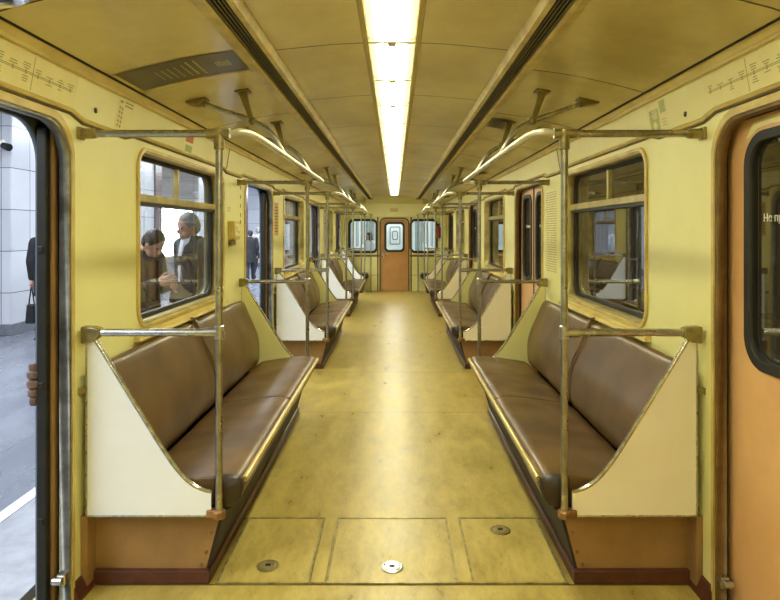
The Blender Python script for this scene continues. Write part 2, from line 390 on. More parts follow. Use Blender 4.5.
# ------------------------------------------------------------------ shell
mb = MB(); mb.span((-1.5, YBACK, -.06), (1.5, YEND+.05, 0)); struct(mb.build('floor', 'floor'), 'worn olive yellow linoleum floor of the carriage aisle', 'floor')
for s in (-1, 1):
    L = [[(YBACK, -.05), (YEND, -.05), (YEND, 2.03), (YBACK, 2.03)]]
    O = [[(YBACK, -1.0), (YEND+.06, -1.0), (YEND+.06, 2.4), (YBACK, 2.4)]]
    for a, b in WINY:
        L.append(rrect(a, WZ[0], b, WZ[1], .1)); O.append(rrect(a+.02, WZ[0]+.02, b-.02, WZ[1]-.02, .1))
    for a, b in zip(NEARS[s], FARS[s]):
        L.append(rrect(a, -.03, b, DTOP, [0, 0, .16, .16])); O.append(rrect(a, -.03, b-.005, DTOP, [0, 0, .16, .16]))
    w = sheet('wall_'+LR[s], L, WI, WI+.02, side(s), 'wall')
    struct(w, f'pale yellow painted {LR[s]} side wall of the carriage', 'wall')
    w = sheet('wall_outer_'+LR[s], O, 1.446, 1.468, side(s), 'bluegrey')
    struct(w, f'blue grey outer body skin on the {LR[s]} side', 'wall')
    # frieze and cove above the windows
    mb = MB(); mb.prism_y([(s*1.33, 2.019), (s*1.30, 2.195), (s*1.33, 2.20), (s*1.36, 2.019)], YBACK, YEND)
    struct(mb.build('wall_upper_'+LR[s], 'frieze'), f'pale yellow advertising band above the {LR[s]} windows', 'wall band')
    mb = MB(); mb.tube([(s*1.292, YBACK, 2.196), (s*1.292, YEND, 2.196)], .011, 8); mb.prism_y([(s*1.300, 2.19), (s*1.283, 2.205), (s*1.266, 2.224), (s*1.31, 2.235)], YBACK, YEND)
    mb.tube([(s*1.262, YBACK, 2.226), (s*1.262, YEND, 2.226)], .006, 8)
    struct(mb.build(f'trim_{1 if s<0 else 2}', 'cove', smooth=True), f'tan moulding where {LR[s]} wall meets the ceiling', 'moulding')
    mb = MB(); mb.prism_y([(s*1.256, 2.221), (s*1.249, 2.224), (s*1.249, 2.234), (s*1.262, 2.236)], YBACK, YEND)
    struct(mb.build(f'trim_{3 if s<0 else 4}', 'dark'), f'dark joint line along the {LR[s]} ceiling edge', 'joint strip')
    # hood strip over doors and windows, stepping down on the posts
    pts = []
    for (a, b), z in sorted([((x, y), 2.036) for x, y in WINY]+[((x, y), 2.04) for x, y in zip(NEARS[s], FARS[s])]):
        pts += [(a-.16, 2.014), (a-.06, z), (b+.0, z), (b+.1, 2.014)]
    pts = sorted(pts)
    pts = [(YBACK, 2.008)]+pts+[(YEND, 2.008)]
    mb = MB(); mb.tube([(s*1.325, y, z) for y, z in pts], .011, 8)
    struct(mb.build(f'trim_{5 if s<0 else 6}', 'mould', smooth=True), f'raised yellow hood strip over the {LR[s]} doors and windows', 'moulding')
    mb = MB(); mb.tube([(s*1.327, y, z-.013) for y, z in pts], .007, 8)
    struct(mb.build(f'trim_{7 if s<0 else 8}', 'louvre', smooth=True), f'dark line under the {LR[s]} hood strip', 'joint strip')
    # ceiling panels
    prof = [(s*1.27, 2.222), (s*1.20, 2.244), (s*1.10, 2.270), (s*.97, 2.300), (s*.83, 2.326), (s*.68, 2.345)]
    o = MB().strip_y(prof, YBACK, YEND).build('ceiling_outer_'+LR[s], 'ceil_out', smooth=True)
    struct(o, f'glossy mustard ceiling panels between {LR[s]} wall and vent strip', 'ceiling')
    prof = [(s*.55, 2.375), (s*.42, 2.388), (s*.28, 2.402), (s*.125, 2.41)]
    o = MB().strip_y(prof, YBACK, YEND).build('ceiling_inner_'+LR[s], 'ceil_in', smooth=True)
    struct(o, f'mustard ceiling panels between lamp row and {LR[s]} vent strip', 'ceiling')
    # ventilation strip
    t = thing('ceiling_vent', f'long dark louvred ventilation strip running along the {LR[s]} ceiling', 'vent', (s*.62, 7, 2.33))
    ye = 15.35
    MB().prism_y([(s*.56, 2.395), (s*.535, 2.375), (s*.548, 2.338), (s*.570, 2.334), (s*.574, 2.39)], YBACK, ye).build('side_rail', 'vent', t)
    MB().prism_y([(s*.640, 2.39), (s*.640, 2.335), (s*.655, 2.329), (s*.692, 2.333), (s*.700, 2.36)], YBACK, ye).build('side_rail', 'vent', t)
    MB().span((s*.57, YBACK, 2.375), (s*.645, ye, 2.395)).build('backing', 'dark', t)
    for k in range(4):
        x = .583+k*.0155
        MB().prism_y([(s*x, 2.342), (s*(x+.0045), 2.340), (s*(x+.010), 2.368), (s*(x+.006), 2.372)], YBACK, ye).build('louver', 'louvre', t)
    MB().span((s*.535, ye, 2.325), (s*.70, ye+.03, 2.4)).build('end_cap', 'louvre', t)
mb = MB(); mb.strip_y([(-.70, 2.47), (.70, 2.47)], YBACK, YEND)
mb.strip_y([(-1.33, 2.35), (-.66, 2.42)], YBACK, YEND); mb.strip_y([(1.33, 2.35), (.66, 2.42)], YBACK, YEND); mb.strip_y([(-1.5, 2.40), (-1.30, 2.30)], YBACK, YEND); mb.strip_y([(1.5, 2.40), (1.30, 2.30)], YBACK, YEND)
struct(mb.build('roof', 'vent'), 'upper roof skin above the ceiling panels', 'roof')
mb = MB(); mb.span((-1.5, YBACK-.04, -.05), (1.5, YBACK, 2.5)); struct(mb.build('wall_back', 'wall'), 'yellow end wall behind the viewpoint', 'wall')

# lamp row
ORD = ['first', 'second', 'third', 'fourth', 'fifth', 'sixth', 'seventh', 'eighth', 'ninth', 'tenth', 'eleventh', 'twelfth', 'thirteenth', 'fourteenth', 'fifteenth', 'sixteenth', 'seventeenth', 'eighteenth', 'nineteenth', 'twentieth']
LSP = .71
def lamp(yb, label):
    t = thing('ceiling_lamp', label, 'lamp', (0, yb, 2.40), 'fluorescent ceiling lamps in one row')
    ya = yb-LSP
    p = [(-.135, 2.412), (-.128, 2.400), (-.108, 2.400), (-.106, 2.430), (.106, 2.430), (.108, 2.400), (.128, 2.400), (.135, 2.412), (.10, 2.455), (-.10, 2.455)]
    MB().prism_y(p, ya, yb).build('trough', 'trough', t)
    ring = [(.105*math.cos(a), 2.424-.018*math.sin(a)) for a in [PI*k/10 for k in range(11)]]
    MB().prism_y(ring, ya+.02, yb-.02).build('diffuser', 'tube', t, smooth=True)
    mb = MB(); mb.span((-.107, yb-.016, 2.398), (.107, yb+.016, 2.425)); mb.span((-.02, yb-.04, 2.392), (.02, yb+.04, 2.42))
    mb.build('end_bracket', 'bracket', t, bevel=.003)
    return t
first = lamp(2.83, 'first bright fluorescent lamp in the ceiling row, nearest the viewer')
for k in range(1, 18):
    dup(first, (0, 2.83+LSP*k, 2.40), f'{ORD[k]} fluorescent lamp from the viewer in the ceiling row')
for k in range(1, 7):
    dup(first, (0, 2.83-LSP*k, 2.40), f'fluorescent lamp overhead behind the viewer, {ORD[k]} behind the nearest one in view')

# ------------------------------------------------------------------ windows in the side walls
def make_window(idx, s, a, b, label):
    t = thing(f'window_{idx}', label, 'window', (s*WI, (a+b)/2, WZ[0]), None, 'structure')
    z0, z1 = WZ; g = 'glass' if s < 0 else 'glassr'
    sheet('window_moulding', [rrect(a-.018, z0-.018, b+.018, z1+.018, .115), rrect(a, z0, b, z1, .1)], WI-.014, WI+.004, side(s), 'mould', t)
    sheet('window_reveal', [rrect(a-.001, z0-.001, b+.001, z1+.001, .1), rrect(a+.008, z0+.008, b-.008, z1-.008, .095)], WI-.004, 1.448, side(s), 'alu', t)
    sheet('window_gasket', [rrect(a+.006, z0+.006, b-.006, z1-.006, .1), rrect(a+.034, z0+.03, b-.034, z1-.03, .085)], 1.405, 1.435, side(s), 'rubber', t)
    MB().span((s*1.375, a+.01, 1.70), (s*1.425, b-.01, 1.745)).build('cross_bar', 'alu', t, bevel=.006)
    ym = (a+b)/2
    MB().span((s*1.395, ym-.016, 1.745), (s*1.425, ym+.016, z1-.03)).build('mullion', 'alu', t, bevel=.004)
    MB().span((s*1.385, a+.03, 1.682), (s*1.43, b-.03, 1.702)).build('gasket_strip', 'rubber', t)
    for ya, yb in ((a+.03, ym-.012), (ym+.012, b-.03)):
        MB().loft([[(s*1.417, ya, 1.73), (s*1.417, yb, 1.73)], [(s*1.417, ya, z1-.03), (s*1.417, yb, z1-.03)]], cap=False, closed=False).build('pane', g, t)
    MB().loft([[(s*1.42, a+.03, z0+.03), (s*1.42, b-.03, z0+.03)], [(s*1.42, a+.03, 1.70), (s*1.42, b-.03, 1.70)]], cap=False, closed=False).build('pane', g, t)
    MB().prism_y([(s*1.335, 1.005), (s*1.30, .99), (s*1.293, .972), (s*1.335, .965)], a-.05, b+.04).build('sill_ledge', 'mould', t)
    return t
POS = ['nearest', 'middle', 'farthest']
idx = 1
for s in (-1, 1):
    for k, (a, b) in enumerate(WINY):
        make_window(idx, s, a, b, f'{POS[k]} {LR[s]} window above the brown bench, ' + ('showing the bright platform' if s < 0 else 'dark and reflecting the interior')); idx += 1

# ------------------------------------------------------------------ door frames and leaves
BAY = ['nearest', 'second', 'third', 'farthest']
tn = 9; dn = 1
for s in (-1, 1):
    for k, (a, b) in enumerate(zip(NEARS[s], FARS[s])):
        t = thing(f'trim_{tn}', f'rounded yellow and {"grey" if s<0 else "brown"} frame of the {BAY[k]} {LR[s]} doorway', 'door frame', (s*WI, (a+b)/2, 0), None, 'structure'); tn += 1
        rr = [0, 0, .16, .16]
        sheet('frame_moulding', [rrect(a-.018, -.02, b+.018, DTOP+.030, [0, 0, .178, .178]), rrect(a, -.03, b, DTOP, rr)], WI-.014, WI+.004, side(s), 'mould', t)
        sheet('frame_reveal', [rrect(a-.002, -.04, b+.002, DTOP+.002, rr), rrect(a+.012, -.05, b-.012, DTOP-.012, rr)], WI-.006, 1.366, side(s), 'doormetal' if s < 0 else 'doortan', t)
        sheet('pocket_lining', [rrect(a-.06, -.04, b+.06, DTOP+.05, rr), rrect(a-.012, -.05, b+.006, DTOP+.006, rr)], 1.369, 1.381, side(s), 'dark', t)
        MB().span((s*1.33, a, -.03), (s*1.48, b, .004)).build('door_sill', 'doormetal', t)
        mb = MB(); mb.span((s*1.325, b-.045, .10), (s*1.36, b+.012, .145)); mb.tube([(s*1.33, b-.052, .122), (s*1.372, b-.052, .122)], .016, 10); mb.build('latch', 'steel', t, bevel=.004)
        if s < 0:
            # leaf pushed back into the wall pocket, only its edge stands in the doorway
            d = thing(f'door_{dn}', f'orange sliding door leaf pushed open, {BAY[k]} left doorway', 'door', (s*1.43, b+.28, 0), None, 'structure'); dn += 1
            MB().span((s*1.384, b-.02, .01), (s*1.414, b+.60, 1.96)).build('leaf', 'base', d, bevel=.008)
            mb = MB(); mb.prism_x([(b-.055, .01), (b-.02, .01), (b-.02, 1.96), (b-.055, 1.96)], s*1.396, s*1.436)
            for z in (.35, .9, 1.45): mb.span((s*1.405, b-.061, z), (s*1.43, b-.05, z+.03))
            mb.build('rubber_edge', 'rubber', d, bevel=.01)
        else:
            ym = (a+b)/2
            for j, (ya, yb) in enumerate(((ym+.004, b+.03), (a-.03, ym-.004))):
                if k == 0 and j == 1: pass
                d = thing(f'door_{dn}', f'closed orange sliding leaf, {"far" if j==0 else "near"} half of the {BAY[k]} right doorway', 'door', (s*1.40, (ya+yb)/2, 0), None, 'structure'); dn += 1
                wa, wb = (ya+.10, yb-.155) if j == 0 else (ya+.155, yb-.10)
                sheet('leaf', [rrect(ya, .01, yb, 1.975, 0.0), rrect(wa, 1.03, wb, 1.90, .11)], 1.392, 1.43, side(s), 'orange', d)
                sheet('window_gasket', [rrect(wa-.016, 1.014, wb+.016, 1.916, .125), rrect(wa+.018, 1.048, wb-.018, 1.882, .095)], 1.380, 1.418, side(s), 'rubber', d)
                MB().loft([[(s*1.405, wa, 1.03), (s*1.405, wb, 1.03)], [(s*1.405, wa, 1.9), (s*1.405, wb, 1.9)]], cap=False, closed=False).build('pane', 'glassr', d)
                e = ym+.004 if j == 0 else ym-.004
                MB().span((s*1.384, e-.006 if j else e-.003, .01), (s*1.43, e+.003 if j else e+.006, 1.97)).build('rubber_edge', 'rubber', d)
                text('warning_lettering', 'Не прислоняться', .042, 'white', (s*1.400, wb-.08, 1.575), Matrix(((0, 0, -1), (-1, 0, 0), (0, 1, 0))), d)
                if k == 0 and j == 0:
                    sheet('worn_paint_patch', [[(wa+.02, 1.925), (wa+.25, 1.935), (wb-.06, 1.93), (wb-.005, 1.905), (wb+.02, 1.90), (wb-.03, 1.955), (wb-.12, 1.962), (wa+.1, 1.97), (wa+.01, 1.96)]], 1.3905, 1.392, side(s), 'paper', d)['label'] = 'pale worn patch above the door window'

t = thing('ribbed_bumper', 'brown ribbed bundle at the edge of the open left doorway', 'bumper', (-1.466, 2.515, .85))
mb = MB()
for k, (r, dz) in enumerate(((.016, .0), (.022, .034), (.026, .070), (.025, .108), (.018, .136))):
    mb.lathe((-1.452, 2.515, .85+dz), [(r*.6, -.018), (r*.95, -.012), (r, 0), (r*.95, .012), (r*.6, .018)], seg=16)
mb.build('ribs', 'ribbed', t, smooth=True)
MB().tube([(-1.452, 2.515, .84), (-1.452, 2.515, 1.00)], .010).build('core', 'rubber', t)

# baseboards on the posts between doors and benches
for s in (-1, 1):
    mb = MB()
    ys = [(YBACK, NEARS[s][0])]+[(FARS[s][k], Y0+PER*k+.09) for k in range(4)]+[(Y0+BL+PER*k-.09, NEARS[s][k+1]) for k in range(3)]
    for a, b in ys: mb.prism_y([(s*1.335, 0), (s*1.335, .07), (s*1.32, .066), (s*1.295, .012), (s*1.29, 0)], a+.01, b-.01)
    struct(mb.build('baseboard_'+LR[s], 'skirt'), f'dark red skirting at the foot of the {LR[s]} wall', 'skirting')

# ------------------------------------------------------------------ benches
def bench(s, y0, y1, label, ncush=2, far_free=False):
    t = thing('bench_seat', label, 'bench', (s*1.0, y0, 0), 'brown vinyl benches along both walls')
    ya, yb = y0+.085, y1-(.085 if not far_free else 0)
    prof = [(s*.738, .338), (s*.815, .05), (s*1.325, .05), (s*1.325, .338)]
    mb = MB(); mb.prism_y(prof, ya, yb); mb.span((s*1.300, y0+.006, .0), (s*1.329, ya+.01, .322)); mb.build('base_panel', 'base', t, bevel=.004)
    p2 = [(s*.738, .345), (s*.728, .335), (s*.807, .05), (s*.82, .05), (s*.745, .345)]
    MB().prism_y(p2, ya-.0, yb+.0).build('aisle_board', 'board', t, bevel=.003)
    p3 = [(s*.795, 0), (s*.795, .052), (s*.81, .058), (s*1.32, .058), (s*1.32, 0)]
    MB().prism_y(p3, ya-.022, yb+(.022 if not far_free else 0)).build('skirting', 'skirt', t, bevel=.004)
    for (x, z) in ((.795, .215), (.815, .13), (.838, .075)):
        MB().lathe((s*x, ya-.002, z), [(.008, 0), (.0075, -.004), (.004, -.006)], axis='y', seg=10).build('bolt', 'clamp', t)
    MB().span((s*.70, ya-.05, .338), (s*1.325, yb+(.03 if not far_free else 0), .352)).build('seat_board', 'board', t)
    sp = [(.712, .352), (.672, .362), (.650, .395), (.642, .430), (.648, .460), (.668, .478), (.72, .486), (.80, .482), (.95, .462), (1.08, .442), (1.15, .432), (1.15, .352)]
    bpf = [(1.142, .405), (1.132, .46), (1.130, .55), (1.136, .63), (1.165, .715), (1.205, .80), (1.240, .88), (1.262, .935), (1.280, .956), (1.300, .958), (1.316, .945), (1.322, .90), (1.322, .60), (1.322, .41)]
    def pillow(prof, a, b, name, mat, seed, amp):
        rnd = random.Random(seed)
        n = 15; rings = []
        cx = sum(p[0] for p in prof)/len(prof); cz = sum(p[1] for p in prof)/len(prof)
        ph = [rnd.uniform(0, 6) for _ in range(4)]
        for i in range(n):
            f = i/(n-1)
            fy = [0, .004, .016, .04, .09][i] if i < 5 else ([1-.09, 1-.04, 1-.016, 1-.004, 1][i-10] if i >= 10 else .09+.82*(i-4)/6)
            k = {0: .90, 1: .955, 2: .985}.get(min(i, n-1-i), 1.0)
            ring = []
            for j, (x, z) in enumerate(prof):
                w = amp*math.sin(ph[0]+fy*9+j*.7)*math.sin(ph[1]+fy*5)*(1 if 2 < i < n-3 else .2)
                ring.append((s*(cx+(x-cx)*k+w), a+(b-a)*fy, cz+(z-cz)*k+w*.6))
            rings.append(ring)
        return MB().loft(rings).build(name, mat, t, smooth=True, sub=1, angle=80)
    ln = (y1-y0-.064)/ncush
    for c in range(ncush):
        a = y0+.032+c*ln; b = a+ln
        pillow(sp, a+.002, b-.002, 'seat_cushion', 'vinyl_seat', c+3*int(y0)+50*(s > 0), .0035)
        pillow(bpf, a+.002, b-.002, 'backrest', 'vinyl', c+7*int(y0)+90*(s > 0), .005)
    cxs = .764; czs = .42
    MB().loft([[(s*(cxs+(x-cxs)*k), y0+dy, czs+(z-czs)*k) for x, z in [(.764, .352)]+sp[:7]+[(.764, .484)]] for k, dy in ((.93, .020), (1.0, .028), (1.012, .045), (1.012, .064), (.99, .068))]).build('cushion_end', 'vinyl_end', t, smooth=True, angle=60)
    MB().tube([(s*.642, y0+.07, .456), (s*.642, y1-.06, .456)], .0135, 12).build('front_strip', 'seattrim', t, smooth=True)
    if ncush == 2:   # loose flap of vinyl where the two backrests meet
        ym = (y0+y1)/2
        pts = [(s*x, ym+.012*math.sin(i*1.3), z+.006) for i, (x, z) in enumerate([(1.318, .955), (1.29, .968), (1.262, .95), (1.23, .885), (1.19, .80), (1.150, .70), (1.128, .60)])]
        MB().tube(smoothpath(pts, 4), [.014]*5+[.012]*8+[.008]*8+[.004]*4, 8).build('vinyl_fold', 'vinyl', t, smooth=True)
    return t
def panel_prof():
    top = [(1.300, 1.096), (1.272, 1.096)]
    curve = smoothpath([(1.262, 1.078, 0), (1.11, .83, 0), (.975, .612, 0), (.905, .515, 0), (.85, .462, 0), (.80, .438, 0), (.768, .432, 0)], 5)
    return top, [(p.x, p.y) for p in curve]
def partition(s, y, label, inner=False):
    t = thing('partition_panel', label, 'side panel', (s*1.1, y, .33), 'white side panels at the bench ends')
    top, cv = panel_prof()
    pr = [(s*x, z) for x, z in top+cv+[(.768, .33), (1.300, .33)]]
    MB().prism_y(pr, y-.006, y+.006).build('panel', 'wall' if inner else ('panel_cool_lit' if s < 0 else 'panel'), t)
    MB().tube([(s*x, y, z) for x, z in [top[1]]+cv], .0095, 10).build('curved_edge', 'edge', t, smooth=True)
    mb = MB(); mb.span((s*1.292, y-.008, .324), (s*1.302, y+.008, 1.07)); mb.span((s*.775, y-.008, .324), (s*1.302, y+.008, .334)); mb.build('edge_strip', 'steel', t, bevel=.003)
    MB().prism_y([(s*1.333, .846), (s*1.296, .852), (s*1.296, .880), (s*1.333, .874)], y-.014, y-.006).build('wall_clip', 'fitting', t)
    return t
def pole(s, y, label, lower=True, z0=.33, wallrail=True):
    x = .735
    t = thing('grab_pole', label, 'pole', (s*x, y, z0), 'steel grab poles at the bench ends')
    MB().tube([(s*x, y, z0), (s*x, y, 1.955)], .0155, 16).build('upright', 'rail', t, smooth=True)
    mb = MB(); mb.lathe((s*x, y, z0-.012), [(.026, 0), (.029, .006), (.029, .03), (.021, .036)], seg=8); mb.span((s*(x+.0), y-.02, z0-.004), (s*(x+.05), y+.02, z0+.026))
    mb.build('foot_clamp', 'clamp', t, bevel=.004)
    if wallrail:
        MB().tube([(s*x, y, 1.955), (s*1.345, y, 1.955)], .016, 16).build('upper_rail', 'rail', t, smooth=True)
        mb = MB(); mb.lathe((s*1.30, y, 1.955), [(.019, -.045*s), (.022, -.03*s), (.022, .01*s), (.026, .022*s), (.026, .03*s)], axis='x', seg=16); mb.box((s*1.323, y, 1.955), (.014, .05, .052)); mb.build('wall_flange', 'fitting', t, bevel=.003)
    mb = MB(); mb.lathe((s*x, y, 1.955), [(.018, -.07), (.022, -.066), (.022, .016), (.012, .023)], seg=16); mb.tube([(s*(x-.045), y, 1.955), (s*(x+.05), y, 1.955)], .0215, 16); mb.build('tee_joint', 'fitting', t, smooth=True)
    if lower:
        MB().tube([(s*x, y, 1.108), (s*1.27, y, 1.108)], .0165, 16).build('lower_rail', 'steel', t, smooth=True)
        mb = MB(); mb.prism_y([(s*1.315, 1.136), (s*1.262, 1.134), (s*1.236, 1.127), (s*1.236, 1.092), (s*1.27, 1.068), (s*1.315, 1.062)], y-.026, y+.026); mb.build('corner_fitting', 'fitting', t, bevel=.008)
        mb = MB(); mb.lathe((s*x, y, 1.108), [(.0165, -.03), (.021, -.026), (.021, .026), (.0165, .03)], seg=16); mb.tube([(s*x, y, 1.108), (s*(x+.06), y, 1.108)], .021, 14); mb.build('rail_joint', 'steel', t, smooth=True)
    return t
def overhead(s, y0, y1, label, arms=True):
    t = thing('overhead_handrail', label, 'handrail', (s*.6, (y0+y1)/2, 1.955), 'bent overhead handrails')
    x = .735
    pts = [(s*(x-.050), y0, 1.957), (s*.64, y0+.0, 1.962), (s*.605, y0+.06, 1.958), (s*.592, y0+.20, 1.955), (s*.59, y0+.5, 1.955), (s*.59, (y0+y1)/2, 1.955), (s*.59, y1-.5, 1.955), (s*.592, y1-.20, 1.955), (s*.605, y1-.06, 1.958), (s*.64, y1, 1.962), (s*(x-.050), y1, 1.957)]
    MB().tube(smoothpath(pts, 8), .0155, 14).build('rail', 'overrail', t, smooth=True)
    L = y1-y0
    for ya in ((y0+.315*L, y0+.69*L) if arms else ((y0+y1)/2,)):
        ap = [(s*1.08, ya, 2.262), (s*.95, ya, 2.215), (s*.80, ya, 2.163), (s*.715, ya, 2.118), (s*.66, ya, 2.06), (s*.62, ya, 1.995), (s*.594, ya, 1.955)]
        MB().tube(smoothpath(ap, 6), .0145, 12).build('support_arm', 'rail', t, smooth=True)
        mb = MB(); mb.prism_y([(s*1.15, 2.262), (s*1.04, 2.288), (s*1.035, 2.275), (s*1.06, 2.252), (s*1.09, 2.240), (s*1.15, 2.250)], ya-.04, ya+.04); mb.tube([(s*1.10, ya, 2.27), (s*1.045, ya, 2.25)], .021, 12); mb.build('ceiling_bracket', 'hanger', t, bevel=.003)
        mb = MB(); mb.prism_y([(s*.875, 2.32), (s*.80, 2.335), (s*.80, 2.322), (s*.875, 2.308)], ya-.05, ya+.05)
        mb.prism_y([(s*.862, 2.318), (s*.822, 2.326), (s*.776, 2.158), (s*.798, 2.15)], ya-.018, ya+.018); mb.ball((s*.785, ya, 2.157), (.024, .024, .024), 12); mb.build('hanger', 'hanger', t, bevel=.003)
    return t
BEN = ['nearest', 'middle', 'third']
for s in (-1, 1):
    sd = LR[s]
    b0 = bench(s, Y0, Y0+BL, f'nearest long brown vinyl bench on the {sd}, two cushions wide')
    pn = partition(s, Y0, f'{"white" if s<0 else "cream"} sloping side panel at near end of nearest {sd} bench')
    pf = partition(s, Y0+BL, f'yellow painted sloping side panel at far end of nearest {sd} bench', True)
    gn = pole(s, Y0, f'tall steel grab pole at near end of the nearest {sd} bench')
    gf = pole(s, Y0+BL, f'steel grab pole at far end of the nearest {sd} bench')
    oh = overhead(s, Y0, Y0+BL, f'bent overhead handrail hung above the nearest {sd} bench')
    for k in (1, 2):
        dy = PER*k
        def mv(o): return (o.location.x, o.location.y+dy, o.location.z)
        dup(b0, mv(b0), f'{BEN[k]} long brown vinyl bench along the {sd} wall')
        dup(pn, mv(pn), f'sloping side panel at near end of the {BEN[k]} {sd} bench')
        dup(pf, mv(pf), f'sloping side panel at far end of the {BEN[k]} {sd} bench')
        dup(gn, mv(gn), f'steel grab pole at near end of the {BEN[k]} {sd} bench')
        dup(gf, mv(gf), f'steel grab pole at far end of the {BEN[k]} {sd} bench')
        dup(oh, mv(oh), f'bent overhead handrail hung above the {BEN[k]} {sd} bench')
    ye = Y0+PER*3
    bench(s, ye, YEND-.03, f'short brown bench against the end wall on the {sd}', 1, True)
    partition(s, ye, f'small sloping side panel of the short {sd} bench by the end wall')
    pole(s, ye, f'steel grab pole beside the short {sd} bench by the end wall')
    # handrail over the last bay
    t = thing('overhead_handrail', f'short overhead handrail above the {sd} end bench', 'handrail', (s*.6, ye+.3, 1.955), 'bent overhead handrails')
    pts = [(s*.675, ye, 1.957), (s*.64, ye, 1.962), (s*.605, ye+.06, 1.958), (s*.592, ye+.2, 1.955), (s*.59, ye+.4, 1.955), (s*.59, YEND-.04, 1.955)]
    MB().tube(smoothpath(pts, 8), .0155, 12).build('rail', 'overrail', t, smooth=True)
    MB().lathe((s*.59, YEND-.032, 1.955), [(.018, -.03), (.03, -.01), (.03, 0)], axis='y', seg=14).build('wall_flange', 'fitting', t)
    t = thing('vertical_grab_bar', f'thin vertical bar standing by the end wall on the {sd}', 'pole', (s*.60, YEND-.1, 0))
    MB().tube([(s*.60, YEND-.10, .0), (s*.60, YEND-.10, 1.938)], .013, 12).build('bar', 'rail', t, smooth=True)
    MB().lathe((s*.60, YEND-.10, 0), [(.03, 0), (.03, .01), (.016, .02)], seg=14).build('foot_plate', 'fitting', t)

# ------------------------------------------------------------------ end wall
EWX = [(-1.155, -.455), (.42, 1.08)]; EWZ = (1.0, 1.82)
dr = (-.352, .352)
L = [[(-1.36, -.02), (1.36, -.02), (1.36, 2.5), (-1.36, 2.5)], rrect(dr[0], -.01, dr[1], 1.85, [0, 0, .12, .12])]
for a, b in EWX: L.append(rrect(a, EWZ[0], b, EWZ[1], .12))
struct(sheet('wall_end', L, YEND, YEND+.05, endm, 'wall'), 'yellow end wall with brown door and two windows', 'wall')
for i, (a, b) in enumerate(EWX):
    t = thing(f'window_{idx}', f'rounded window in the end wall, {"left" if i==0 else "right"} of the brown door', 'window', ((a+b)/2, YEND, EWZ[0]), None, 'structure'); idx += 1
    sheet('window_gasket', [rrect(a-.03, EWZ[0]-.03, b+.03, EWZ[1]+.03, .14), rrect(a+.03, EWZ[0]+.03, b-.03, EWZ[1]-.03, .09)], YEND-.012, YEND+.05, endm, 'rubber', t)
    MB().loft([[(a, YEND+.025, EWZ[0]), (b, YEND+.025, EWZ[0])], [(a, YEND+.025, EWZ[1]), (b, YEND+.025, EWZ[1])]], cap=False, closed=False).build('pane', 'glassend', t)
t = thing(f'door_{dn}', 'brown end door with small rounded window and lever handle', 'door', (0, YEND, 0), None, 'structure'); dn += 1
dw = (-.23, .235, 1.03, 1.74)
sheet('leaf', [rrect(dr[0]+.012, .005, dr[1]-.012, 1.838, [0, 0, .11, .11]), rrect(dw[0], dw[2], dw[1], dw[3], .09)], YEND-.006, YEND+.035, endm, 'enddoor', t)
sheet('door_frame', [rrect(dr[0]-.035, -.01, dr[1]+.035, 1.885, [0, 0, .15, .15]), rrect(dr[0]+.006, -.02, dr[1]-.006, 1.844, [0, 0, .115, .115])], YEND-.018, YEND+.02, endm, 'doortan', t)
sheet('window_gasket', [rrect(dw[0]-.03, dw[2]-.03, dw[1]+.03, dw[3]+.03, .11), rrect(dw[0]+.025, dw[2]+.025, dw[1]-.025, dw[3]-.025, .07)], YEND-.018, YEND+.035, endm, 'rubber', t)
MB().loft([[(dw[0], YEND+.015, dw[2]), (dw[1], YEND+.015, dw[2])], [(dw[0], YEND+.015, dw[3]), (dw[1], YEND+.015, dw[3])]], cap=False, closed=False).build('pane', 'glassend', t)
mb = MB(); mb.box((-.285, YEND-.02, .92), (.06, .02, .14)); mb.tube([(-.285, YEND-.05, .95), (-.285, YEND-.005, .95)], .016); mb.tube([(-.285, YEND-.05, .95), (-.16, YEND-.05, .955)], .013); mb.build('lever_handle', 'steel', t)
mb = MB(); mb.prism_x([(YEND-.05, 1.905), (YEND+.01, 1.895), (YEND+.01, 2.26), (YEND-.05, 2.245)], -1.33, 1.33)
struct(mb.build('trim_20', 'frieze', bevel=.006), 'yellow header band across the end wall', 'header')
mb = MB(); mb.prism_x([(YEND-.05, 2.24), (YEND+.01, 2.24), (YEND+.01, 2.44), (YEND-.32, 2.44), (YEND-.30, 2.39), (YEND-.20, 2.31), (YEND-.10, 2.262)], -.72, .72)
struct(mb.build('trim_21', 'frieze', smooth=True), 'curved cove joining ceiling and end wall', 'cove')
mb = MB(); mb.span((-1.33, YEND-.02, .88), (dr[0]-.04, YEND, .93)); mb.span((dr[1]+.04, YEND-.02, .88), (1.33, YEND, .93))
mb.span((-1.33, YEND-.008, .405), (dr[0]-.04, YEND, .413)); mb.span((dr[1]+.04, YEND-.008, .405), (1.33, YEND, .413))
for x in (dr[0]-.075, dr[1]+.075): mb.span((x-.018, YEND-.015, 0), (x+.018, YEND, 1.9))
struct(mb.build('trim_22', 'doortan'), 'tan dado strip and pilasters on the end wall', 'trim')
o = MB().span((-.11, YEND-.056, 2.035), (.09, YEND-.046, 2.125)).build('number_plate', 'mould', bevel=.004); tag(o, 'small blank raised plate on the header above the end door', 'plate')
t = thing('fire_extinguisher', 'red fire extinguisher beside the right end window', 'fire extinguisher', (1.12, YEND-.10, 1.36))
MB().lathe((1.12, YEND-.10, 1.36), [(.05, 0), (.062, .012), (.062, .25), (.05, .29), (.022, .315)]).build('cylinder', 'extred', t, smooth=True)
mb = MB(); mb.lathe((1.12, YEND-.10, 1.67), [(.022, 0), (.026, .01), (.02, .045)]); mb.span((1.06, YEND-.115, 1.70), (1.17, YEND-.085, 1.725)); mb.build('valve', 'black', t)
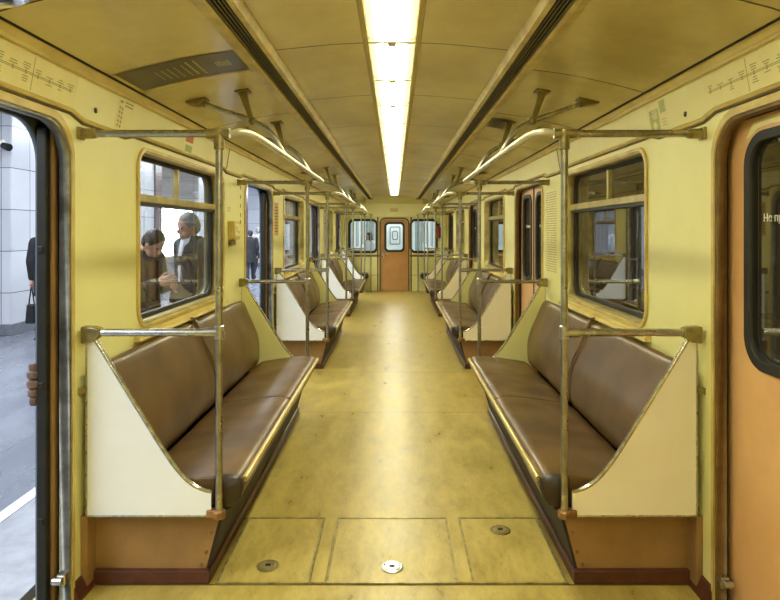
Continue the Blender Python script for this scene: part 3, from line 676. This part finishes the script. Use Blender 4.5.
MB().tube(smoothpath([(1.08, YEND-.10, 1.69), (1.045, YEND-.11, 1.62), (1.045, YEND-.12, 1.50), (1.05, YEND-.12, 1.42)], 5), .011, 8).build('hose', 'black', t, smooth=True)
mb = MB(); mb.span((1.07, YEND-.04, 1.40), (1.17, YEND-.0, 1.60)); mb.span((1.05, YEND-.06, 1.48), (1.19, YEND-.03, 1.50)); mb.build('wall_bracket', 'steel', t)

# ------------------------------------------------------------------ floor hatches
def hatch(x0, x1, lx, ly, label, pos):
    t = thing('floor_hatch', label, 'hatch', ((x0+x1)/2, 3.0, 0), 'three floor hatches in a row')
    MB().span((x0, 2.705, .0), (x1, 3.315, .005)).build('lid', 'floor', t)
    mb = MB(); e = .006
    for a, b in (((x0-e, 2.70, 0), (x0+e, 3.32, .008)), ((x1-e, 2.70, 0), (x1+e, 3.32, .008)), ((x0, 2.70, 0), (x1, 2.71, .007)), ((x0, 3.308, 0), (x1, 3.322, .008))): mb.span(a, b)
    mb.build('metal_edging', 'fitting', t)
    k = MB().lathe((lx, ly, .004), [(.050, 0), (.052, .004), (.046, .0065), (.040, .005)], seg=28).build('lock_plate', 'hanger' if pos else 'steel', t, smooth=True)
    MB().lathe((lx, ly, .008), [(.036, 0), (.036, .0022), (.033, .003)], seg=24).build('lock_disc', 'fitting' if pos else 'steel', k)
    MB().span((lx-.012, ly-.008, .009), (lx+.012, ly+.008, .0125)).build('key_slot', 'dark', k)
    return t
hatch(-.765, -.365, -.5675, 2.84, 'left floor hatch between the two nearest benches', 1)
hatch(-.285, .285, 0, 2.83, 'middle floor hatch with pale round lock, between nearest benches', 0)
hatch(.355, .765, .554, 3.18, 'right floor hatch with dark round lock near its far edge', 1)
t = thing('floor_strip', 'narrow floor batten between the left and middle hatches', 'floor strip', (-.325, 3.0, 0), 'battens between the hatches'); MB().span((-.357, 2.705, 0), (-.293, 3.315, .009)).build('batten', 'floor', t, bevel=.003)
dup(t, (.32, 3.0, 0), 'narrow floor batten between the middle and right hatches')
t = thing('floor_hatch', 'small hatch in the aisle floor near the end door', 'hatch', (0, 13.1, 0)); MB().span((-.28, 12.9, 0), (.28, 13.4, .004)).build('lid', 'floor', t)
mb = MB()
for a, b in (((-.29, 12.9, 0), (-.28, 13.4, .006)), ((.28, 12.9, 0), (.29, 13.4, .006))): mb.span(a, b)
mb.build('metal_edging', 'fitting', t)

# ------------------------------------------------------------------ signs on the frieze
def fr(s, y, v, off=.0015):   # v: 0 bottom .. 1 top of the frieze
    n = Vector((-s*.176, 0, -.03)).normalized()
    x = s*(1.33+(1.30-1.33)*v); z = 2.019+(2.195-2.019)*v
    return Vector((x, y, z))+n*off
def fquad(mb, s, ya, yb, va, vb, off):
    vs = [mb.bm.verts.new(p) for p in (fr(s, ya, va, off), fr(s, yb, va, off), fr(s, yb, vb, off), fr(s, ya, vb, off))]
    mb.bm.faces.new(vs)
def route_map(s, ya, yb, label):
    t = thing('route_map', label, 'sign', fr(s, (ya+yb)/2, .5))
    mb = MB(); fquad(mb, s, ya, yb, .16, .95, .001); mb.build('sheet', 'paper', t)
    mb = MB(); rnd = random.Random(3+s)
    fquad(mb, s, ya+.02, yb-.03, .515, .530, .0018); fquad(mb, s, ya+.02, yb-.03, .545, .560, .0018)
    n = 15
    for k in range(n):
        y = ya+.05+(yb-ya-.1)*k/(n-1)
        fquad(mb, s, y-.004, y+.004, .49, .585, .002)
        for r in range(rnd.choice((1, 2, 2, 3))):
            w = rnd.uniform(.025, .05); v = .60+r*.05; fquad(mb, s, y-w/2, y+w/2, v, v+.02, .0018)
        if rnd.random() < .65:
            for r in range(rnd.choice((1, 2, 3))):
                w = rnd.uniform(.02, .045); v = .44-r*.05; fquad(mb, s, y-w/2, y+w/2, v, v+.02, .0018)
    for k in (3, 7, 11):
        y = ya+(yb-ya)*k/n; fquad(mb, s, y-.002, y+.002, .2, .9, .0019)
    mb.build('route_diagram', 'print', t)
route_map(-1, 1.42, 2.58, 'pale yellow metro route map strip above the open left doorway')
route_map(1, 1.42, 2.60, 'pale yellow metro route map strip above the closed right doorway')
def notice(s, ya, yb, label, green):
    t = thing('notice_sticker', label, 'sign', fr(s, (ya+yb)/2, .5))
    mb = MB(); fquad(mb, s, ya, yb, .04, .92, .001); mb.build('sheet', 'paper', t)
    m = 'green' if green else 'print'
    mb = MB(); w = yb-ya
    if green:
        fquad(mb, s, ya+.42*w, yb-.13*w, .10, .72, .0018)
        fquad(mb, s, ya+.08*w, ya+.34*w, .55, .88, .0018)
        for k in range(3): fquad(mb, s, ya+.1*w, ya+.3*w, .2+k*.08, .22+k*.08, .0018)
    else:
        for k in range(2): fquad(mb, s, ya+.42*w, yb-.1*w, .74+k*.09, .78+k*.09, .0018)
        for k in range(5):
            fquad(mb, s, ya+.12*w, ya+.2*w, .15+k*.12, .22+k*.12, .0018); fquad(mb, s, ya+.26*w, ya+.34*w, .13+k*.12, .21+k*.12, .0018)
        fquad(mb, s, ya+.12*w, ya+.3*w, .80, .86, .0018)
    mb.build('printing', m, t)
    if green:
        mb = MB()
        for k in range(5): fquad(mb, s, ya+.48*w, ya+(.60+.04*(k % 3))*w+.1*w, .46+k*.05, .485+k*.05, .0024)
        for a in range(1):
            c = fr(s, ya+.64*w, .27, .0024); 
            vs = [mb.bm.verts.new(fr(s, ya+.64*w+.022*math.cos(2*PI*k/16), .27+.11*math.sin(2*PI*k/16), .0024)) for k in range(16)]; mb.bm.faces.new(vs)
        mb.build('pale_emblem', 'paper', t)
notice(-1, 2.955, 3.14, 'small printed notice on the frieze right of the left route map', False)
notice(1, 2.955, 3.19, 'small green and pale notice on the frieze beside the right route map', True)
for s, y, v in ((-1, 2.76, .33), (1, 2.79, .27)):
    c = fr(s, y, v, .003)
    t = thing('frieze_lock', f'small round dark keyhole lock on the {LR[s]} frieze', 'lock', c)
    MB().lathe(c, [(.0125, 0), (.0125, .002*s), (.009, .003*s)], axis='x', seg=18).build('ring', 'black', t)
    MB().lathe((c.x-s*.003, c.y, c.z), [(.007, 0), (.007, .002*s)], axis='x', seg=14).build('barrel', 'chrome', t)
t = thing('window_sticker', 'small red and green sticker above the nearest left window', 'sticker', fr(-1, 3.9, .4))
mb = MB(); fquad(mb, -1, 3.93, 4.07, .52, .80, .0012); mb.build('red_patch', 'red', t)
mb = MB(); fquad(mb, -1, 3.94, 4.07, .18, .42, .0012); mb.build('green_patch', 'green', t)
for s in (-1, 1):
    o = MB()
    for y in (4.86+.15, 5.75):
        pass
    fquad(o, s, 4.92, 4.935, 0.02, 1.0, .0016)
    struct(o.build(f'trim_{23 if s<0 else 24}', 'dark'), f'dark vertical joint in the {LR[s]} frieze', 'joint strip')

# dark advert on the left ceiling
def cz(x):
    pr = [(.68, 2.345), (.83, 2.326), (.97, 2.300), (1.10, 2.270), (1.20, 2.244), (1.27, 2.222)]
    for (a, za), (b, zb) in zip(pr, pr[1:]):
        if a <= x <= b: return za+(zb-za)*(x-a)/(b-a)
    return pr[0][1] if x < .68 else pr[-1][1]
t = thing('ceiling_advert', 'dark olive advertisement panel stuck to the left ceiling above the notice', 'poster', (-.97, 2.93, 2.295))
xs = [.705+i*(1.225-.705)/16 for i in range(17)]
def cstrip(mb, xa, xb, ya, yb, off, n=8):
    xx = [xa+i*(xb-xa)/n for i in range(n+1)]
    mb.loft([[(-x, ya, cz(x)-off) for x in xx], [(-x, yb, cz(x)-off) for x in xx]], cap=False, closed=False)
mb = MB(); cstrip(mb, .705, 1.225, 2.75, 3.06, .004, 16); mb.build('sheet', 'advert', t)
mb = MB()
cstrip(mb, .70, 1.235, 3.06, 3.085, .006, 16); cstrip(mb, 1.225, 1.24, 2.75, 3.08, .006, 3); mb.build('retaining_strip', 'mould', t)
mb = MB(); rnd = random.Random(5)
for x, a, b, w in ((.90, 2.80, 3.02, .010), (.935, 2.80, 3.0, .010), (.965, 2.83, 3.0, .006), (1.0, 2.84, 2.98, .005), (1.03, 2.84, 2.99, .005), (1.06, 2.85, 2.99, .005), (1.09, 2.85, 2.98, .004)):
    y = a
    while y < b:
        l = rnd.uniform(.010, .026); cstrip(mb, x-w/2, x+w/2, y, y+l, .005, 1); y += l+.007
for k in range(6): cstrip(mb, .76+.012*k, .765+.012*k, 2.86+.01*(k % 3), 2.95, .005, 1)
mb.build('lettering', 'adprint', t)
t = thing('ceiling_grille', 'small square vent grille in the right ceiling by the second hanger', 'vent', (.73, 4.55, 2.34))
mb = MB()
def cstripr(mb, xa, xb, ya, yb, off, n=4):
    xx = [xa+i*(xb-xa)/n for i in range(n+1)]
    mb.loft([[(x, ya, cz(x)-off) for x in xx], [(x, yb, cz(x)-off) for x in xx]], cap=False, closed=False)
cstripr(mb, .70, .84, 4.38, 4.74, .005); mb.build('plate', 'advert', t)
mb = MB()
for k in range(6): cstripr(mb, .715, .825, 4.42+k*.05, 4.44+k*.05, .008, 2)
mb.build('slots', 'louvre', t)
t = thing('round_ceiling_fitting', 'chrome rimmed round fitting on the ceiling above the open left door', 'ceiling fitting', (-1.16, 1.83, 2.25))
rot = Matrix.Rotation(-.25, 3, 'Y')
mb = MB(); mb.lathe((0, 0, 0), [(.075, .004), (.10, .0), (.105, -.012), (.09, -.018), (.078, -.010)], seg=28); bmesh.ops.transform(mb.bm, matrix=Matrix.Translation((-1.16, 1.83, 2.253)) @ rot.to_4x4(), verts=mb.bm.verts); mb.build('rim', 'chrome', t, smooth=True)
mb = MB(); mb.lathe((0, 0, 0), [(.078, .002), (.078, -.008), (.04, -.014), (.01, -.016)], seg=24); bmesh.ops.transform(mb.bm, matrix=Matrix.Translation((-1.16, 1.83, 2.253)) @ rot.to_4x4(), verts=mb.bm.verts); mb.build('lens', 'cyan', t, smooth=True)

# posters, box and marks on wall posts
def wquad(mb, s, ya, yb, za, zb, w=.0012):
    mb.loft([[(s*(WI-w), ya, za), (s*(WI-w), yb, za)], [(s*(WI-w), ya, zb), (s*(WI-w), yb, zb)]], cap=False, closed=False)
t = thing('rules_poster', 'densely printed rules poster on right wall post before the second doorway', 'poster', (WI, 5.2, 1.5))
mb = MB(); wquad(mb, 1, 5.02, 5.44, 1.18, 1.90, .001); mb.build('sheet', 'paper', t)
mb = MB(); rnd = random.Random(9)
for r in range(34):
    y = 5.05
    while y < 5.38:
        l = rnd.uniform(.012, .05); wquad(mb, 1, y, min(y+l, 5.41), 1.20+r*.02, 1.208+r*.02, .0018); y += l+.014
mb.build('printing', 'print', t)
t = thing('wall_box', 'small yellow call box on the left wall post before the second doorway', 'box', (-WI, 5.05, 1.55))
mb = MB(); mb.span((-1.33, 4.98, 1.47), (-1.275, 5.17, 1.62)); mb.build('case', 'mould', t, bevel=.008)
mb = MB(); mb.span((-1.33, 4.99, 1.425), (-1.30, 5.12, 1.47)); mb.build('lower_socket', 'hanger', t, bevel=.006)
mb = MB(); mb.span((-1.275, 5.01, 1.50), (-1.2735, 5.15, 1.60)); mb.build('face_label', 'paper', t)
mb = MB(); mb.span((-1.2735, 5.04, 1.53), (-1.2725, 5.06, 1.58)); mb.span((-1.2735, 5.09, 1.52), (-1.2725, 5.12, 1.54)); mb.build('print_marks', 'print', t)
t = thing('post_marking', 'column of small dark marks on left post beside the second doorway', 'marking', (-WI, 5.4, 1.7))
mb = MB()
for k, z in enumerate((1.90, 1.82, 1.74, 1.66, 1.60)): wquad(mb, -1, 5.375, 5.40, z, z+.035, .0014)
mb.build('marks', 'printdark', t)
t = thing('wall_scribble', 'faint small mark on left post just above the call box', 'marking', (-WI, 5.0, 1.74))
mb = MB(); wquad(mb, -1, 4.97, 5.05, 1.70, 1.706, .0014); wquad(mb, -1, 4.98, 5.06, 1.725, 1.731, .0014); wquad(mb, -1, 4.97, 4.98, 1.70, 1.73, .0014); wquad(mb, -1, 5.04, 5.05, 1.70, 1.73, .0014); mb.build('mark', 'print', t)
t = thing('post_poster', 'narrow tan poster on left post beyond the second doorway', 'poster', (-WI, 6.98, 1.7))
mb = MB(); wquad(mb, -1, 6.90, 7.14, 1.49, 1.86, .001); mb.build('sheet', 'brownposter', t)
mb = MB()
for k in range(9): wquad(mb, -1, 6.93, 7.11, 1.53+k*.034, 1.54+k*.034, .0016)
mb.build('printing', 'printdark', t)

# ------------------------------------------------------------------ platform outside on the left
mb = MB(); mb.span((-16, -8, -.4), (-2.09, 60, -.005)); struct(mb.build('floor_platform', 'plat'), 'polished grey stone platform outside the left doors', 'platform')
mb = MB(); mb.span((-2.09, -8, -.4), (-1.56, 60, -.005)); struct(mb.build('floor_platform_edge', 'platlight'), 'paler stone edge of the platform beside the train', 'platform edge')
mb = MB(); mb.span((-2.15, -8, -.005), (-2.075, 60, -.001)); struct(mb.build('trim_25', 'line'), 'white safety line along the platform edge', 'line')
mb = MB(); mb.span((-2.74, -8, -.005), (-2.725, 60, -.0035)); struct(mb.build('trim_26', 'plinth'), 'dark joint line in the platform paving', 'joint')
mb = MB(); mb.span((-16, -8, 3.7), (-1.6, 60, 3.8)); struct(mb.build('ceiling_platform', 'hallwall'), 'pale ceiling over the platform hall', 'ceiling')
mb = MB(); mb.span((-14.2, -8, -.01), (-14, 60, 3.7)); struct(mb.build('wall_hall', 'hallwall'), 'bright far wall of the station hall', 'wall')
mb = MB(); mb.span((-14, 46, -.01), (-1.6, 46.2, 3.7)); struct(mb.build('wall_hall_end', 'hallwall'), 'pale end wall of the station hall', 'wall')
mb = MB(); mb.span((-14, -8, -.01), (-1.6, -7.8, 3.7)); struct(mb.build('wall_hall_near', 'hallwall'), 'pale near end wall of the station hall', 'wall')
PORD = ['first', 'second', 'third', 'fourth', 'fifth', 'sixth', 'seventh', 'eighth']
px0 = -5.68
for k in range(8):
    y = 9.2+4.4*k
    t = thing('pillar', f'white marble pillar on the platform, {PORD[k]} seen from the near door', 'pillar', (px0-.9, y+.75, 0), 'marble platform pillars', 'structure')
    MB().span((px0-1.8, y, .14), (px0, y+1.5, 3.7)).build('shaft', 'marble', t, bevel=.02)
    MB().span((px0-1.83, y-.03, -.005), (px0+.03, y+1.53, .16)).build('plinth', 'plinth', t, bevel=.01)
    mb = MB(); mb.span((px0-1.3, y+1.5, .3), (px0-.02, y+1.56, 3.3)); mb.span((px0-.0, y+1.05, .3), (px0+.04, y+1.45, 3.3)); mb.build('dark_stone_inlay', 'purple', t)
t = thing('security_camera', 'white security camera with black lens fixed to the first marble pillar', 'camera', (-5.70, 9.12, 2.79))
mb = MB(); mb.lathe((-5.86, 9.10, 2.80), [(.0, 0), (.05, .0), (.065, .03), (.065, .12), (.05, .15)], axis='x'); mb.tube([(-5.80, 9.13, 2.84), (-5.80, 9.2, 2.88)], .02); mb.build('housing', 'white', t, smooth=True)
MB().tube([(-5.72, 9.08, 2.79), (-5.60, 9.02, 2.755)], [.05, .055], 16).build('lens', 'black', t, smooth=True)
t = thing('light_panel', 'large bright white light box in the hall seen through nearest left window', 'light box', (-5.8, 16.5, 0))
MB().span((-5.84, 15.35, .85), (-5.79, 17.75, 2.35)).build('frame', 'chrome', t)
MB().span((-5.79, 15.40, .90), (-5.775, 17.70, 2.30)).build('face', 'tubecool', t)
MB().span((-5.86, 15.35, -.005), (-5.77, 17.75, .85)).build('pedestal', 'plinth', t)
# tunnel on the right
mb = MB(); mb.span((2.35, -8, -1), (2.45, 40, 3.6)); mb.span((1.55, -8, -1.1), (2.45, 40, -1.0)); mb.span((1.0, -8, 3.6), (2.45, 40, 3.7))
mb.span((1.6, 36, -1), (2.4, 36.1, 3.6))
for z in (.6, .8, 1.0, 1.9, 2.1): mb.tube([(2.31, -8, z), (2.31, 40, z)], .025, 8)
struct(mb.build('wall_tunnel', 'tunnel'), 'dark tunnel wall with cables outside the right windows', 'wall')

# ------------------------------------------------------------------ neighbouring carriage beyond the end door
NY = 16.5; NE = 33
mb = MB(); mb.span((-1.4, NY, -.05), (1.4, NE, 0)); mb.span((-.7, YEND+.05, -.06), (.7, NY, -.01)); struct(mb.build('floor_next', 'nextgrey'), 'grey floor of the next carriage', 'floor')
for s in (-1, 1):
    mb = MB(); mb.span((s*1.32, NY, 0), (s*1.38, NE, 2.3)); struct(mb.build('wall_next_'+LR[s], 'nextwall'), f'pale {LR[s]} wall of the next carriage', 'wall')
mb = MB(); mb.span((-1.4, NY, 2.3), (1.4, NE, 2.36)); struct(mb.build('ceiling_next', 'nextwall'), 'pale ceiling of the next carriage', 'ceiling')
L = [[(-1.4, 0), (1.4, 0), (1.4, 2.35), (-1.4, 2.35)], rrect(-1.16, .98, -.44, 1.84, .12), rrect(.41, .98, 1.10, 1.84, .12), rrect(-.24, 1.02, .245, 1.75, .09)]
struct(sheet('wall_next_front', L, NY-.03, NY+.02, endm, 'nextwall'), 'pale front wall of the next carriage seen through the end windows', 'wall')
L = [[(-1.4, 0), (1.4, 0), (1.4, 2.35), (-1.4, 2.35)]]
struct(sheet('wall_next_end', L, NE-.03, NE, endm, 'nextwall'), 'far end wall of the next carriage', 'wall')
for i, (yy, a, b, c, d) in enumerate(((NY-.04, -.40, .40, .0, 1.92), (NY-.045, -.27, .275, .98, 1.79), (NE-.05, -.27, .30, .82, 1.78), (NE-.055, -.14, .17, 1.06, 1.55))):
    o = sheet(f'trim_{30+i}', [rrect(a, c, b, d, .1), rrect(a+.05, c+.05, b-.05, d-.05, .06)], yy-.02, yy, endm, 'nextgrey' if i < 2 else 'plinth'); struct(o, f'{["outer", "inner", "middle", "farthest"][i]} grey door frame ring in the next carriage', 'door frame')
MB0 = None
for s in (-1, 1):
    for k in range(5):
        y = 17.75+k*1.35
        t = thing('grab_pole', f'pale grab pole in the next carriage, {ORD[k]} on the {LR[s]}', 'pole', (s*.78, y, 0), 'poles in the next carriage')
        MB().tube([(s*.78, y, 0), (s*.78, y, 2.3)], .022, 10).build('upright', 'nextgrey', t, smooth=True)
        MB().lathe((s*.78, y, 0), [(.05, 0), (.05, .02), (.03, .03)], seg=12).build('foot_plate', 'nextgrey', t)
    mb = MB()
    for k in range(4):
        y = 17.6+k*3.6
        mb.span((s*1.30, y, 1.0), (s*1.325, y+1.3, 1.9))
    struct(mb.build(f'trim_{40 if s<0 else 41}', 'nextgrey'), f'grey window blinds in the next carriage on the {LR[s]}', 'window')
t = thing('ceiling_lamp', 'bright white ceiling light strip of the next carriage', 'lamp', (0, 24, 2.29))
MB().span((-.15, NY+.3, 2.28), (.15, NE-.3, 2.30)).build('diffuser', 'tubenext', t)
MB().span((-.18, NY+.25, 2.286), (.18, NE-.25, 2.302)).build('frame', 'nextgrey', t)

# ------------------------------------------------------------------ people
def fuse(name, prims, mat, parent, voxel, smooth_it=4):
    mb = MB()
    for p in prims:
        k = p[0]
        if k == 'cap':      # tapered capsule chain
            _, pts, rr = p; mb.tube(pts, rr, 12)
            for q, r in zip(pts, rr): mb.ball(q, (r, r, r), 12)
        elif k == 'ball': mb.ball(p[1], p[2], 18, p[3] if len(p) > 3 else None)
        elif k == 'loft':
            rings = []
            for (c, rx, ry) in p[1]: rings.append([(c[0]+rx*math.cos(2*PI*i/20), c[1]+ry*math.sin(2*PI*i/20), c[2]) for i in range(20)])
            mb.loft(rings)
    me = bpy.data.meshes.new('t'); bmesh.ops.recalc_face_normals(mb.bm, faces=mb.bm.faces); mb.bm.to_mesh(me); mb.bm.free()
    ob = bpy.data.objects.new('t', me); C.objects.link(ob)
    m = ob.modifiers.new('r', 'REMESH'); m.mode = 'VOXEL'; m.voxel_size = voxel
    m = ob.modifiers.new('s', 'SMOOTH'); m.iterations = smooth_it; m.factor = .5
    me2 = bpy.data.meshes.new_from_object(ob.evaluated_get(bpy.context.evaluated_depsgraph_get()))
    bpy.data.objects.remove(ob); me2.name = name
    me2.materials.clear(); me2.materials.append(M[mat])
    for q in me2.polygons: q.use_smooth = True
    o = bpy.data.objects.new(name, me2); C.objects.link(o); o.parent = parent
    return o

def person(label, loc, yaw, h=1.72, hair='darkhair', coat='darkcoat', legs='jeans', shirt=None, bow=0.0, longcoat=True, arms=None, stride=.0, longhair=False, vox=.012, sit=False, name='person'):
    t = thing(name, label, 'person', loc); t.rotation_euler = (0, 0, yaw); k = h/1.72; t.scale = (k, k, k)
    V = Vector
    hd = V((0, .02+.10*bow, 1.585-.045*bow)); R = Matrix.Rotation(-bow*.7, 3, 'X')
    H = lambda x, y, z: hd+R @ V((x, y, z))
    if arms is None: arms = {-1: [(-.19, 0, 1.40), (-.235, -.03, 1.12), (-.23, .06, .87)], 1: [(.19, 0, 1.40), (.235, -.03, 1.12), (.23, .06, .87)]}
    legp = {}
    for s in (-1, 1):
        st = stride*s
        legp[s] = [V((s*.09, 0, .90)), V((s*.10, .04+st*.5+(.03 if st else 0), .49)), V((s*.105, -.02+st, .09))]
    # body
    P = [('loft', [((0, 0, .86), .13, .09), ((0, 0, .95), .155, .105), ((0, 0, 1.08), .135, .09), ((0, .005, 1.25), .155, .105), ((0, 0, 1.38), .165, .095), ((0, -.005, 1.44), .10, .07), ((0, 0, 1.47), .06, .06)]),
         ('cap', [V((0, -.005, 1.42)), V((0, .02*(1+bow), 1.50)), H(0, -.015, -.03)], [.062, .055, .056]),
         ('ball', H(0, -.008, .02), (.075, .095, .108), R), ('ball', H(0, .03, -.055), (.055, .062, .062), R),
         ('ball', H(0, .098, -.015), (.013, .020, .024), R), ('ball', H(0, .09, -.062), (.026, .014, .010), R)]
    for s in (-1, 1):
        P.append(('ball', H(s*.076, -.005, 0), (.010, .022, .034), R))
        A = [V(p) for p in arms[s]]
        P.append(('cap', A, [.058, .045, .030]))
        d = (A[2]-A[1]).normalized(); sd = V((1, 0, 0))*(-s)
        fw = d.cross(sd).normalized(); sd = fw.cross(d)*1.0
        pal = A[2]+d*.05
        P.append(('cap', [A[2], A[2]+d*.03+fw*.012, A[2]+d*.085+fw*.016], [.026, .030, .027])); P.append(('cap', [A[2]+d*.03-fw*.014, A[2]+d*.085-fw*.016], [.028, .026]))
        for i, (o, ln) in enumerate(((.037, .068), (.0125, .078), (-.012, .072), (-.036, .056))):
            b0 = A[2]+d*.09+fw*o; cu = sd*.018
            P.append(('cap', [b0, b0+d*ln*.5+cu*.4, b0+d*ln+cu*1.6], [.0088, .0082, .0072]))
        b0 = A[2]+d*.035+fw*.035; P.append(('cap', [b0, b0+d*.03+fw*.025, b0+d*.06+fw*.03], [.012, .011, .009]))
        P.append(('cap', legp[s], [.085, .058, .042]))
        P.append(('cap', [legp[s][2]+V((0, -.03, -.05)), legp[s][2]+V((0, .12, -.06))], [.038, .03]))
    body = fuse('body', P, 'skin', t, .0048 if vox < .015 else vox, 2)
    # eyes
    for s in (-1, 1):
        mb = MB(); mb.ball(H(s*.031, .078, .012), (.011, .008, .007), 10); o = mb.build('eye', 'black', None); o.parent = t
    # hair
    hp = [('ball', H(0, -.022, .045), (.086, .098, .096), R), ('ball', H(0, -.055, .0), (.080, .07, .085), R)]
    for s in (-1, 1): hp.append(('ball', H(s*.070, -.015, .035), (.018, .05, .05), R))
    if longhair: hp += [('ball', H(0, -.06, -.09), (.085, .06, .13), R), ('ball', H(-.07, .0, -.05), (.03, .05, .12), R), ('ball', H(.07, .0, -.05), (.03, .05, .12), R)]
    fuse('hair', hp, hair, t, .010, 2)
    # clothing
    hem = .62 if longcoat else .84
    cp = [('loft', [((0, 0, hem), .195, .145), ((0, 0, .95), .185, .135), ((0, 0, 1.10), .172, .125), ((0, .008, 1.27), .190, .138), ((0, 0, 1.39), .190, .120), ((0, -.008, 1.45), .115, .085), ((0, -.005, 1.49), .078, .075)])]
    for s in (-1, 1):
        A = [V(p) for p in arms[s]]; cp.append(('cap', [A[0], A[1], A[1].lerp(A[2], .93)], [.078, .064, .048]))
    co = fuse('jacket', cp, coat, t, vox, 3)
    if shirt:
        mb = MB(); rings = []
        for z, w, y in ((1.50, .05, .085), (1.43, .060, .115), (1.33, .055, .135), (1.20, .045, .140), (1.08, .030, .140)):
            rings.append([(-w, y-.035, z), (-w*.5, y, z), (w*.5, y, z), (w, y-.035, z)])
        o = mb.loft(rings, cap=False, closed=False).build('shirt_front', shirt, None, smooth=True); o.parent = t
    tp = []
    for s in (-1, 1): tp.append(('cap', [legp[s][0]+V((0, 0, -.02)), legp[s][1], legp[s][2]+V((0, 0, .02))], [.105, .078, .066]))
    tp.append(('ball', V((0, 0, .90)), (.165, .12, .10)))
    fuse('trousers', tp, legs, t, vox, 2)
    for s in (-1, 1):
        q = legp[s][2]; mb = MB(); mb.ball(q+V((0, .045, -.045)), (.048, .135, .045), 14); mb.span(q+V((-.042, -.08, -.09)), q+V((.042, .16, -.068)))
        o = mb.build('shoe', 'shoe', None, smooth=True); o.parent = t
    return t
talk = {-1: [(-.19, 0, 1.40), (-.22, .04, 1.13), (-.10, .24, 1.16)], 1: [(.19, 0, 1.40), (.22, .04, 1.13), (.10, .25, 1.20)]}
# two people just outside the nearest left window
person('grey haired person in dark open coat and white shirt outside nearest left window', (-1.86, 5.75, -.005), 2.45, 1.73, hair='greyhair', shirt='shirt', coat='darkcoat', bow=.35)
person('dark haired person in brown jacket, head bowed, outside nearest left window', (-2.14, 5.30, -.005), -1.9, 1.60, hair='darkhair', coat='brownjacket', bow=1.0, arms=talk)
# people farther down the platform, through the second doorway
person('person in long dark coat walking away, seen through the second left doorway', (-4.42, 19.0, -.005), .3, 1.58, coat='darkcoat', hair='darkhair', stride=.16, vox=.02)
person('person in pale grey jacket on the platform, seen through the second left doorway', (-4.55, 20.7, -.005), -.2, 1.68, coat='palejacket', hair='greyhair', longcoat=False, stride=.14, vox=.02)
hold = {-1: [(-.19, 0, 1.40), (-.24, -.02, 1.12), (-.25, .03, .86)], 1: [(.19, 0, 1.40), (.235, -.03, 1.12), (.23, .06, .87)]}
t = person('person in dark coat by the first marble pillar, half hidden by the door edge', (-4.97, 8.9, -.005), 0, 1.70, coat='darkcoat', arms=hold, vox=.02)
t = thing('shoulder_bag', 'black bag hanging low beside the first marble pillar at the open door', 'bag', (-5.27, 8.93, .2))
mb = MB(); mb.loft([[(-5.29, 8.87, .21), (-5.15, 8.87, .21), (-5.15, 8.99, .21), (-5.29, 8.99, .21)], [(-5.27, 8.88, .49), (-5.17, 8.88, .49), (-5.17, 8.98, .49), (-5.27, 8.98, .49)]]); mb.build('pouch', 'black', t, bevel=.02)
MB().tube(smoothpath([(-5.26, 8.93, .48), (-5.24, 8.93, .62), (-5.22, 8.93, .735), (-5.20, 8.93, .62), (-5.18, 8.93, .48)], 5), .010, 8).build('strap', 'black', t, smooth=True)
person('person with dark hair and white top in the next carriage, seen through left end window', (-.70, 17.3, 0), 2.2, 1.50, coat='shirt', hair='darkhair', longhair=True, longcoat=False, vox=.02)

# ------------------------------------------------------------------ lights
def area(name, loc, rot, sx, sy, col, e):
    l = bpy.data.lights.new(name, 'AREA'); l.shape = 'RECTANGLE'; l.size = sx; l.size_y = sy; l.color = col; l.energy = e
    o = bpy.data.objects.new(name, l); C.objects.link(o); o.location = loc; o.rotation_euler = rot; return o
for k in range(7):
    area('platform_light', (-3.6, 0+6.5*k, 3.65), (0, 0, 0), 1.2, 5.0, (.86, .93, 1), 250)
for k in range(5):
    area('hall_light', (-10, 3+9*k, 3.65), (0, 0, 0), 5, 5.0, (.9, .95, 1), 330)
w = bpy.data.worlds.new('world'); bpy.context.scene.world = w; w.use_nodes = True
w.node_tree.nodes['Background'].inputs['Color'].default_value = (.5, .55, .6, 1); w.node_tree.nodes['Background'].inputs['Strength'].default_value = .03

# ------------------------------------------------------------------ camera
cd = bpy.data.cameras.new('camera'); co = bpy.data.objects.new('camera', cd); C.objects.link(co)
co.location = (.014, 0, EYE); co.rotation_euler = (PI/2, 0, 0)
cd.sensor_width = 36; cd.sensor_fit = 'HORIZONTAL'; cd.lens = F/780*36
cd.shift_x = -5/780; cd.shift_y = -69/780; cd.clip_start = .05; cd.clip_end = 200
sc = bpy.context.scene; sc.camera = co
sc.view_settings.view_transform = 'Standard'; sc.view_settings.look = 'None'; sc.view_settings.exposure = 0.38; sc.view_settings.gamma = 1.0
sc.cycles.use_denoising = True
try: sc.cycles.denoiser = 'OPENIMAGEDENOISE'
except Exception: pass
sc.cycles.max_bounces = 10; sc.cycles.diffuse_bounces = 6; sc.cycles.glossy_bounces = 5; sc.cycles.transparent_max_bounces = 16
sc.cycles.sample_clamp_indirect = 8
